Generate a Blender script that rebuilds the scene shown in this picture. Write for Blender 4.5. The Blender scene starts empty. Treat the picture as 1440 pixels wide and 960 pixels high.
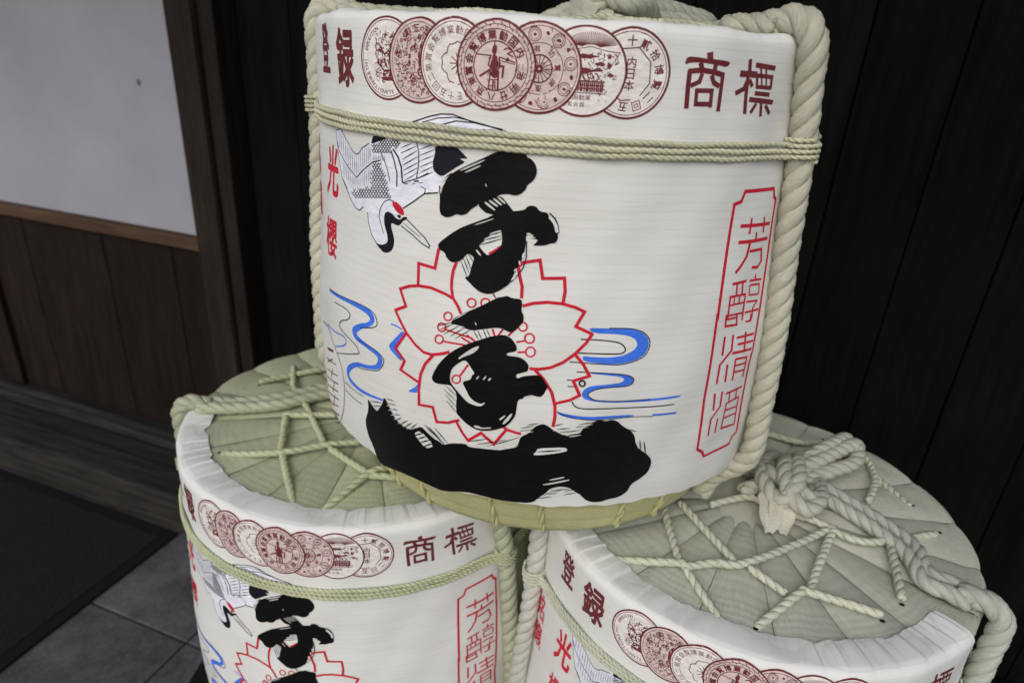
import bpy, bmesh, math, random
from mathutils import Vector, Matrix
from mathutils.geometry import tessellate_polygon

S = bpy.context.scene
COL = S.collection
PI = math.pi
rnd = random.Random(7)

# ------------------------------------------------------------------ camera, sky, sun, exposure
FLOOR_DZ = 0.8924                      # height of the upper barrel's base above the paving
cam_d = bpy.data.cameras.new('camera')
cam = bpy.data.objects.new('camera', cam_d); COL.objects.link(cam); S.camera = cam
cr = Vector((0.99520354, 0.07962807, 0.05682678)); cu = Vector((-0.08403764, 0.39854174, 0.91329194)); cf = Vector((-0.05007583, 0.91368696, -0.4033219))
m = Matrix.Identity(4)
for i in range(3):
    m[i][0] = cr[i]; m[i][1] = cu[i]; m[i][2] = -cf[i]
m[0][3], m[1][3], m[2][3] = 0.0, -0.81254, 0.48469 + FLOOR_DZ
cam.matrix_world = m
cam_d.sensor_width = 36.0; cam_d.lens = 36.0 * 895.92 / 1440.0
cam_d.clip_start = 0.02; cam_d.clip_end = 500
cam_d.dof.use_dof = True; cam_d.dof.focus_distance = 0.60; cam_d.dof.aperture_fstop = 5.0

SUN_EL, SUN_AZ = math.radians(38), math.radians(-164)      # azimuth measured from +y towards +x
w = bpy.data.worlds.new('World'); S.world = w; w.use_nodes = True
nt = w.node_tree; bg = nt.nodes['Background']
sky = nt.nodes.new('ShaderNodeTexSky'); sky.sky_type = 'NISHITA'; sky.sun_disc = False
sky.sun_elevation = SUN_EL; sky.sun_rotation = SUN_AZ; sky.dust_density = 2.0; sky.air_density = 1.0; sky.ozone_density = 1.0
hs = nt.nodes.new('ShaderNodeHueSaturation'); hs.inputs['Saturation'].default_value = 0.85
nt.links.new(sky.outputs[0], hs.inputs['Color']); nt.links.new(hs.outputs[0], bg.inputs[0]); bg.inputs[1].default_value = 0.132
sd = bpy.data.lights.new('sun', 'SUN'); sd.energy = 0.95; sd.angle = math.radians(40); sd.color = (1.0, 0.955, 0.89)
sun = bpy.data.objects.new('sun', sd); COL.objects.link(sun)
sdir = Vector((math.sin(SUN_AZ) * math.cos(SUN_EL), math.cos(SUN_AZ) * math.cos(SUN_EL), math.sin(SUN_EL)))
sun.rotation_euler = sdir.to_track_quat('Z', 'Y').to_euler(); sun.location = sdir * 6
vs = S.view_settings; vs.view_transform = 'Standard'; vs.look = 'None'; vs.gamma = 1.0; vs.use_curve_mapping = False; vs.exposure = 0.08
S.cycles.use_denoising = True

# ------------------------------------------------------------------ materials
def mat(name, col, rough=0.6, spec=0.3):
    mm = bpy.data.materials.new(name); mm.use_nodes = True
    b = mm.node_tree.nodes['Principled BSDF']
    b.inputs['Base Color'].default_value = (*col, 1); b.inputs['Roughness'].default_value = rough
    b.inputs['Specular IOR Level'].default_value = spec
    return mm, mm.node_tree, b

def ramp(nt, src, stops):
    r = nt.nodes.new('ShaderNodeValToRGB'); e = r.color_ramp.elements
    while len(e) < len(stops): e.new(0.5)
    for el, (p_, c) in zip(e, stops): el.position = p_; el.color = (*c, 1)
    nt.links.new(src, r.inputs[0]); return r.outputs[0]

def noise(nt, vec, scale, detail=4, rough=0.55, dist=0.0):
    n = nt.nodes.new('ShaderNodeTexNoise'); n.inputs['Scale'].default_value = scale; n.inputs['Detail'].default_value = detail
    n.inputs['Roughness'].default_value = rough; n.inputs['Distortion'].default_value = dist
    if vec is not None: nt.links.new(vec, n.inputs['Vector'])
    return n.outputs['Fac']

def mapped(nt, coord, scale):
    tc = nt.nodes.new('ShaderNodeTexCoord'); mp = nt.nodes.new('ShaderNodeMapping')
    mp.inputs['Scale'].default_value = scale; nt.links.new(tc.outputs[coord], mp.inputs[0]); return mp.outputs[0]

def mixc(nt, fac, a, b, mode='MIX'):
    mx = nt.nodes.new('ShaderNodeMix'); mx.data_type = 'RGBA'; mx.blend_type = mode
    for s_, v in ((0, fac), (6, a), (7, b)):
        if hasattr(v, 'links'): nt.links.new(v, mx.inputs[s_])
        elif s_ == 0: mx.inputs[0].default_value = v
        else: mx.inputs[s_].default_value = (*v, 1)
    return mx.outputs[2]

def bump(nt, b, h, strength, dist, prev=None):
    bn = nt.nodes.new('ShaderNodeBump'); bn.inputs['Strength'].default_value = strength; bn.inputs['Distance'].default_value = dist
    nt.links.new(h, bn.inputs['Height'])
    if prev is not None: nt.links.new(prev, bn.inputs['Normal'])
    nt.links.new(bn.outputs[0], b.inputs['Normal']); return bn.outputs[0]

def weave_bump(nt, b, k=1.0):
    """the fine horizontal ribs of the straw mat that telegraph through the wrapper"""
    v = mapped(nt, 'Object', (1, 1, 1))
    wv = nt.nodes.new('ShaderNodeTexWave'); wv.wave_type = 'BANDS'; wv.bands_direction = 'Z'; wv.wave_profile = 'SAW'
    wv.inputs['Scale'].default_value = 42.0; wv.inputs['Distortion'].default_value = 0.8; wv.inputs['Detail'].default_value = 2; wv.inputs['Detail Scale'].default_value = 0.7
    nt.links.new(v, wv.inputs['Vector'])
    p_ = bump(nt, b, wv.outputs['Fac'], 0.35 * k, 0.0016)
    n2 = noise(nt, mapped(nt, 'Object', (9, 9, 60)), 1.0, 3)
    p_ = bump(nt, b, n2, 0.35 * k, 0.002, p_)
    n3 = noise(nt, mapped(nt, 'Object', (14, 14, 8)), 1.0, 2)
    return bump(nt, b, n3, 0.3 * k, 0.006, p_), wv.outputs['Fac']

def print_mat(name, col, rough=0.55, spec=0.2, speck=0.0):
    mm, nt, b = mat(name, col, rough, spec); weave_bump(nt, b, 0.7)
    n = noise(nt, mapped(nt, 'Object', (90, 90, 220)), 1.0, 4, 0.7)
    light = tuple(min(1, c * 1.5 + 0.03 * speck) for c in col)
    nt.links.new(ramp(nt, n, [(0.35, col), (0.75, light)]), b.inputs['Base Color'])
    return mm

M = {}
# wrapper paper
mm, nt, b = mat('wrapper_paper', (.80, .79, .75), .6, .2); M['paper'] = mm
_, wf = weave_bump(nt, b)
n = noise(nt, mapped(nt, 'Object', (6, 6, 22)), 1.0, 5, .6)
c1 = ramp(nt, n, [(.3, (.72, .715, .68)), (.7, (.80, .80, .775))])
ln = ramp(nt, wf, [(0.0, (.80, .80, .79)), (.16, (1, 1, 1))])
nt.links.new(mixc(nt, 0.6, c1, ln, 'MULTIPLY'), b.inputs['Base Color'])
M['ink'] = print_mat('black_ink', (.0045, .0045, .005), .5, .12, .03)
M['red'] = print_mat('red_ink', (.50, .014, .034))
M['maroon'] = print_mat('maroon_ink', (.125, .018, .022), speck=.4)
M['blue'] = print_mat('blue_ink', (.045, .155, .66))
M['navy'] = print_mat('navy_ink', (.008, .008, .013))
M['crane'] = print_mat('crane_white_ink', (.70, .72, .86))
M['medal'] = print_mat('medal_pink_ground', (.56, .46, .44))
M['medal_pale'] = print_mat('medal_pale_ground', (.70, .65, .62))

def straw_mat(name, c0, c1, c2, su, sv, bs=.5, ripple=False):
    mm, nt, b = mat(name, c1, .62, .25)
    v = mapped(nt, 'UV', (su, sv, 1))
    f = noise(nt, v, 1.0, 6, .6)
    big = noise(nt, mapped(nt, 'Object', (11, 11, 11)), 1.0, 3)
    oi = nt.nodes.new('ShaderNodeObjectInfo')
    cc = ramp(nt, f, [(.25, c0), (.5, c1), (.78, c2)])
    cc = mixc(nt, .5, cc, ramp(nt, big, [(.3, (.72, .74, .66)), (.7, (1.12, 1.1, 1.05))]), 'MULTIPLY')
    cc = mixc(nt, .55, cc, ramp(nt, oi.outputs['Random'], [(0, (.78, .80, .74)), (1, (1.12, 1.10, 1.06))]), 'MULTIPLY')
    tint = mixc(nt, 1.0, cc, oi.outputs['Color'], 'MULTIPLY')
    nt.links.new(tint, b.inputs['Base Color'])
    p_ = bump(nt, b, f, bs, .0016)
    if ripple:
        wv = nt.nodes.new('ShaderNodeTexWave'); wv.wave_type = 'BANDS'; wv.bands_direction = 'Y'; wv.inputs['Scale'].default_value = 3.4
        wv.inputs['Distortion'].default_value = 3.0; wv.inputs['Detail'].default_value = 2; wv.inputs['Detail Scale'].default_value = .8
        nt.links.new(mapped(nt, 'UV', (1.2, 1, 1)), wv.inputs['Vector']); bump(nt, b, wv.outputs['Fac'], .10, .003, p_)
    return mm
M['straw'] = straw_mat('straw_panel', (.46, .455, .38), (.55, .545, .47), (.63, .62, .55), 34, 5, .35, True)
M['straw_ring'] = straw_mat('straw_ring', (.42, .42, .22), (.60, .59, .33), (.72, .70, .44), 5, 40)
M['rope'] = straw_mat('rope_straw', (.43, .43, .375), (.59, .59, .53), (.72, .72, .67), 7, 30, 1.0)
M['cord'] = straw_mat('cord_straw', (.48, .475, .37), (.64, .635, .52), (.75, .745, .64), 12, 14, .5)

def wood(name, c0, c1, rough=.7, grain=(3, 3, .5), spec=.08, bs=.4):
    mm, nt, b = mat(name, c0, rough, spec)
    f = noise(nt, mapped(nt, 'Object', tuple(g * 14 for g in grain)), 1.0, 7, .65, .6)
    g = noise(nt, mapped(nt, 'Object', (2.3, 2.3, 2.3)), 1.0, 4)
    oi = nt.nodes.new('ShaderNodeObjectInfo')
    cc = mixc(nt, .6, ramp(nt, f, [(.3, c0), (.72, c1)]), ramp(nt, g, [(.3, (.6, .6, .6)), (.7, (1.2, 1.2, 1.2))]), 'MULTIPLY')
    cc = mixc(nt, .7, cc, ramp(nt, oi.outputs['Random'], [(0, (.75, .75, .75)), (1, (1.25, 1.25, 1.25))]), 'MULTIPLY')
    nt.links.new(cc, b.inputs['Base Color'])
    bump(nt, b, f, bs, .003)
    return mm
M['black_wood'] = wood('black_stained_wood', (.0035, .0034, .0033), (.0085, .0082, .0080), .8, (3, 3, .25), .03)
M['brown_wood'] = wood('brown_plank_wood', (.010, .0072, .006), (.024, .0172, .014), .7, (3, 3, .3))
M['post_wood'] = wood('post_wood', (.011, .0085, .007), (.032, .025, .020), .7, (4, 4, .25))
M['rail_wood'] = wood('rail_wood', (.065, .039, .024), (.12, .073, .047), .6, (.4, 3, 3))
M['sill_wood'] = wood('sill_wood', (.011, .010, .009), (.044, .040, .036), .8, (.35, 4, 4), .1, .7)
M['stand_wood'] = wood('stand_wood', (.006, .0055, .005), (.015, .013, .012), .8, (.4, 3, 3))
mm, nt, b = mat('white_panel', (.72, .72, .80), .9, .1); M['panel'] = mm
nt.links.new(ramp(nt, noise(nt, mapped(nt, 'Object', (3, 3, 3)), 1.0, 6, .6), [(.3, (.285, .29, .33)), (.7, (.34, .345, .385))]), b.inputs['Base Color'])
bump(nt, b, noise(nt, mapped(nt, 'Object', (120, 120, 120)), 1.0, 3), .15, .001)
mm, nt, b = mat('stone', (.06, .06, .06), .85, .2); M['stone'] = mm
f1 = noise(nt, mapped(nt, 'Object', (9, 9, 9)), 1.0, 8, .7); f2 = noise(nt, mapped(nt, 'Object', (160, 160, 160)), 1.0, 3)
cc = mixc(nt, .5, ramp(nt, f1, [(.3, (.05, .051, .054)), (.7, (.14, .14, .145))]), ramp(nt, f2, [(.35, (.6, .6, .6)), (.65, (1.3, 1.3, 1.3))]), 'MULTIPLY')
oi = nt.nodes.new('ShaderNodeObjectInfo')
cc = mixc(nt, .8, cc, ramp(nt, oi.outputs['Random'], [(0, (.75, .75, .78)), (1, (1.25, 1.25, 1.25))]), 'MULTIPLY')
nt.links.new(cc, b.inputs['Base Color']); p_ = bump(nt, b, f1, .5, .006); bump(nt, b, f2, .4, .001, p_)
M['joint'] = mat('dark_joint', (.03, .03, .03), .95, .1)[0]
mm, nt, b = mat('mat_fabric', (.012, .018, .015), .95, .1); M['mat'] = mm
f2 = noise(nt, mapped(nt, 'Object', (260, 260, 260)), 1.0, 2)
nt.links.new(ramp(nt, f2, [(.3, (.008, .010, .0095)), (.7, (.020, .024, .022))]), b.inputs['Base Color']); bump(nt, b, f2, .8, .003)
M['mat_edge'] = mat('mat_edge', (.006, .006, .006), .8, .2)[0]
M['hole'] = mat('hole_dark', (.01, .01, .008), .9, .1)[0]

# ------------------------------------------------------------------ object helpers
def link(o, parent=None):
    COL.objects.link(o)
    if parent is not None: o.parent = parent
    return o
def obj(name, mesh, parent=None, kind=None, loc=None):
    o = bpy.data.objects.new(name, mesh); link(o, parent)
    if kind: o['kind'] = kind
    if loc is not None: o.location = loc
    return o
def tag(o, label, cat, group=None):
    o['label'] = label; o['category'] = cat
    if group: o['group'] = group
    return o
def mesh(name, v, f, material, uv=None, smooth=True):
    me = bpy.data.meshes.new(name); me.from_pydata([tuple(p_) for p_ in v], [], f)
    me.materials.append(material)
    if uv is not None:
        ul = me.uv_layers.new(name='UVMap')
        for lp in me.loops: ul.data[lp.index].uv = uv[lp.vertex_index]
    if smooth:
        for pl in me.polygons: pl.use_smooth = True
    me.update(); return me
def box_mesh(name, sx, sy, sz, material, bev=.003, jitter=0.0):
    """box from x 0..sx, y 0..sy, z 0..sz with bevelled edges"""
    bm = bmesh.new(); bmesh.ops.create_cube(bm, size=1.0)
    for v in bm.verts: v.co = Vector(((v.co.x + .5) * sx, (v.co.y + .5) * sy, (v.co.z + .5) * sz))
    if bev: bmesh.ops.bevel(bm, geom=bm.edges[:], offset=bev, segments=2, affect='EDGES', profile=.6)
    me = bpy.data.meshes.new(name); bm.to_mesh(me); bm.free(); me.materials.append(material); return me

# ------------------------------------------------------------------ setting: paving, wall, door, sill, mat, stand
ANG = math.radians(-16.0)
WT = Vector((math.cos(ANG), math.sin(ANG), 0)); WN = Vector((-WT.y, WT.x, 0)); WP = Vector((-1.071, .654, 0))
def wall_obj(name, me, t, n, z, parent=None, **k):
    o = obj(name, me, parent, **k)
    if parent is None or parent.location == Vector((0, 0, 0)) and parent.rotation_euler.z == 0:
        o.location = WP + WT * t + WN * n + Vector((0, 0, z)); o.rotation_euler = (0, 0, ANG)
    else:
        o.location = (t, n, z)
    return o
def wall_root(name):
    o = bpy.data.objects.new(name, None); link(o); o.location = WP; o.rotation_euler = (0, 0, ANG); return o

D = 0.266                                     # depth of the sill; the door plane
gm = mesh('ground', [(-9, -9, -.02), (9, -9, -.02), (9, 9, -.02), (-9, 9, -.02)], [(0, 1, 2, 3)], M['joint'], smooth=False)
ground = obj('ground', gm, kind='structure'); ground.location = WP; ground.rotation_euler = (0, 0, ANG)
ts = [-2.1, -1.5, -.9, -.28, .335, .95, 1.55, 2.2, 2.8]; ns = [0.6, -.293, -.80, -1.25, -1.8, -2.4]
for j in range(len(ns) - 1):
    for i in range(len(ts) - 1):
        off = 0 if j < 2 else .28 * (j % 2)
        sx = ts[i + 1] - ts[i] - .005; sy = ns[j] - ns[j + 1] - .005
        me = box_mesh('paving_stone', sx, sy, .06, M['stone'], .004)
        o = obj('paving_stone', me, ground, loc=(ts[i] + off + .0035, ns[j + 1] + .0035, -.06 + rnd.uniform(-.0015, .0015)))

# black plank wall to the right of the post
wall = wall_root('plank_wall'); tag(wall, 'black stained wall of upright planks behind the barrels', 'wall')
pw = .1553
pm = box_mesh('plank', pw - .0025, .03, 2.7, M['black_wood'], .003)
for i in range(21):
    obj('plank', pm, wall, loc=(.158 + .0305 + (i - 0) * pw, D + .012 + rnd.uniform(-.0012, .0012), 0.0))
obj('backing', box_mesh('backing', 3.4, .02, 2.7, M['black_wood'], 0), wall, loc=(.15, D + .045, 0))
obj('base_beam', box_mesh('base_beam', 3.3, .06, .14, M['black_wood'], .006), wall, loc=(.16, D - .055, 0.001))

post = wall_root('wooden_post'); tag(post, 'weathered dark brown upright post between white door panel and black wall', 'post')
obj('shaft', box_mesh('shaft', .085, .13, 2.7, M['post_wood'], .012), post, loc=(.046, D - .075, .141))
obj('edge_strip', box_mesh('edge_strip', .045, .10, 2.7, M['post_wood'], .006), post, loc=(.1315, D - .055, .141))

door = wall_root('sliding_door'); tag(door, 'wooden sliding door with white upper panel and brown plank base', 'door')
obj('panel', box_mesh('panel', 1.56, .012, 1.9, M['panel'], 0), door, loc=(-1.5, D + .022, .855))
obj('nail_mark', mesh('nail_mark', [(.007 * math.cos(i * PI / 5), 0, .009 * math.sin(i * PI / 5)) for i in range(10)], [tuple(range(10))], mat('nail_mark', (.12, .12, .13), .9, .1)[0], smooth=False), door, loc=(-.177, D + .0205, 1.263))
rail = obj('rail', box_mesh('rail', 1.535, .034, .036, M['rail_wood'], .003), door, loc=(-1.5, D - .004, .816))
sx0 = -1.5
for a, b_ in ((-1.5, -1.12), (-1.12, -.795), (-.795, -.435), (-.435, -.150), (-.150, 0.045)):
    obj('plank', box_mesh('plank', b_ - a - .005, .016, .676, M['brown_wood'], .002), door, loc=(a + .0025, D + .014 + rnd.uniform(-.002, .002), .140))
obj('stile', box_mesh('stile', .06, .03, .676, M['brown_wood'], .004), door, loc=(-1.04, D - .006, .140))
obj('backing', box_mesh('backing', 1.5, .01, 2.6, M['black_wood'], 0), door, loc=(-1.5, D + .036, .141))

sill = wall_root('door_sill'); tag(sill, 'worn grey wooden threshold step running below the sliding door', 'sill')
for (n0, n1, z0, z1, l0) in ((0.0, .112, 0.0, .136, -1.7), (.120, .190, .02, .126, -1.7), (.196, D + .06, .02, .150, -1.7)):
    obj('board', box_mesh('board', 2.35, n1 - n0, z1 - z0, M['sill_wood'], .009), sill, loc=(l0, n0 + .004, z0))
obj('track', box_mesh('track', 1.5, .02, .018, M['sill_wood'], .003), sill, loc=(-1.5, D - .045, .1495))

dm = wall_root('door_mat'); tag(dm, 'dark green flat door mat with black border on stone paving', 'mat')
obj('pile', box_mesh('pile', 1.40, 1.25, .010, M['mat'], .003), dm, loc=(-1.42, -1.29, .001))
for (x, y, sx, sy) in ((-.0195, -1.29, .035, 1.285), (-1.42, -.0395, 1.40, .035)):
    obj('border', box_mesh('border', sx, sy, .008, M['mat_edge'], .002), dm, loc=(x, y, .001))

ZB = .3570
# unseen roof slab overhead, added to keep the wall in shade
ev = [(-3.2, D + .06, 2.72), (3.4, D + .06, 2.72), (3.4, -.85, 2.38), (-3.2, -.85, 2.38)]
ev = ev + [(x, y, z + .06) for x, y, z in ev]
shade_eave = obj('shade_eave', mesh('shade_eave', ev, [(0, 1, 2, 3), (7, 6, 5, 4), (0, 4, 5, 1), (1, 5, 6, 2), (2, 6, 7, 3), (3, 7, 4, 0)], M['brown_wood'], smooth=False), kind='structure')
shade_eave.location = WP; shade_eave.rotation_euler = (0, 0, ANG)

stand = bpy.data.objects.new('display_stand', None); link(stand); tag(stand, 'low dark timber stand carrying the two lower barrels', 'stand')
for i in range(5):
    obj('top_board', box_mesh('top_board', 1.20, .135, .03, M['stand_wood'], .004), stand, loc=(-.567, -.42 + i * .139, ZB - .030))
for x in (-.52, .50):
    for y in (-.38, .20):
        obj('leg', box_mesh('leg', .07, .07, ZB - .0305, M['stand_wood'], .004), stand, loc=(x, y, 0.0005))
for y in (-.36, .22):
    obj('rail', box_mesh('rail', .95, .03, .07, M['stand_wood'], .003), stand, loc=(-.45, y, ZB - .102))

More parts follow.
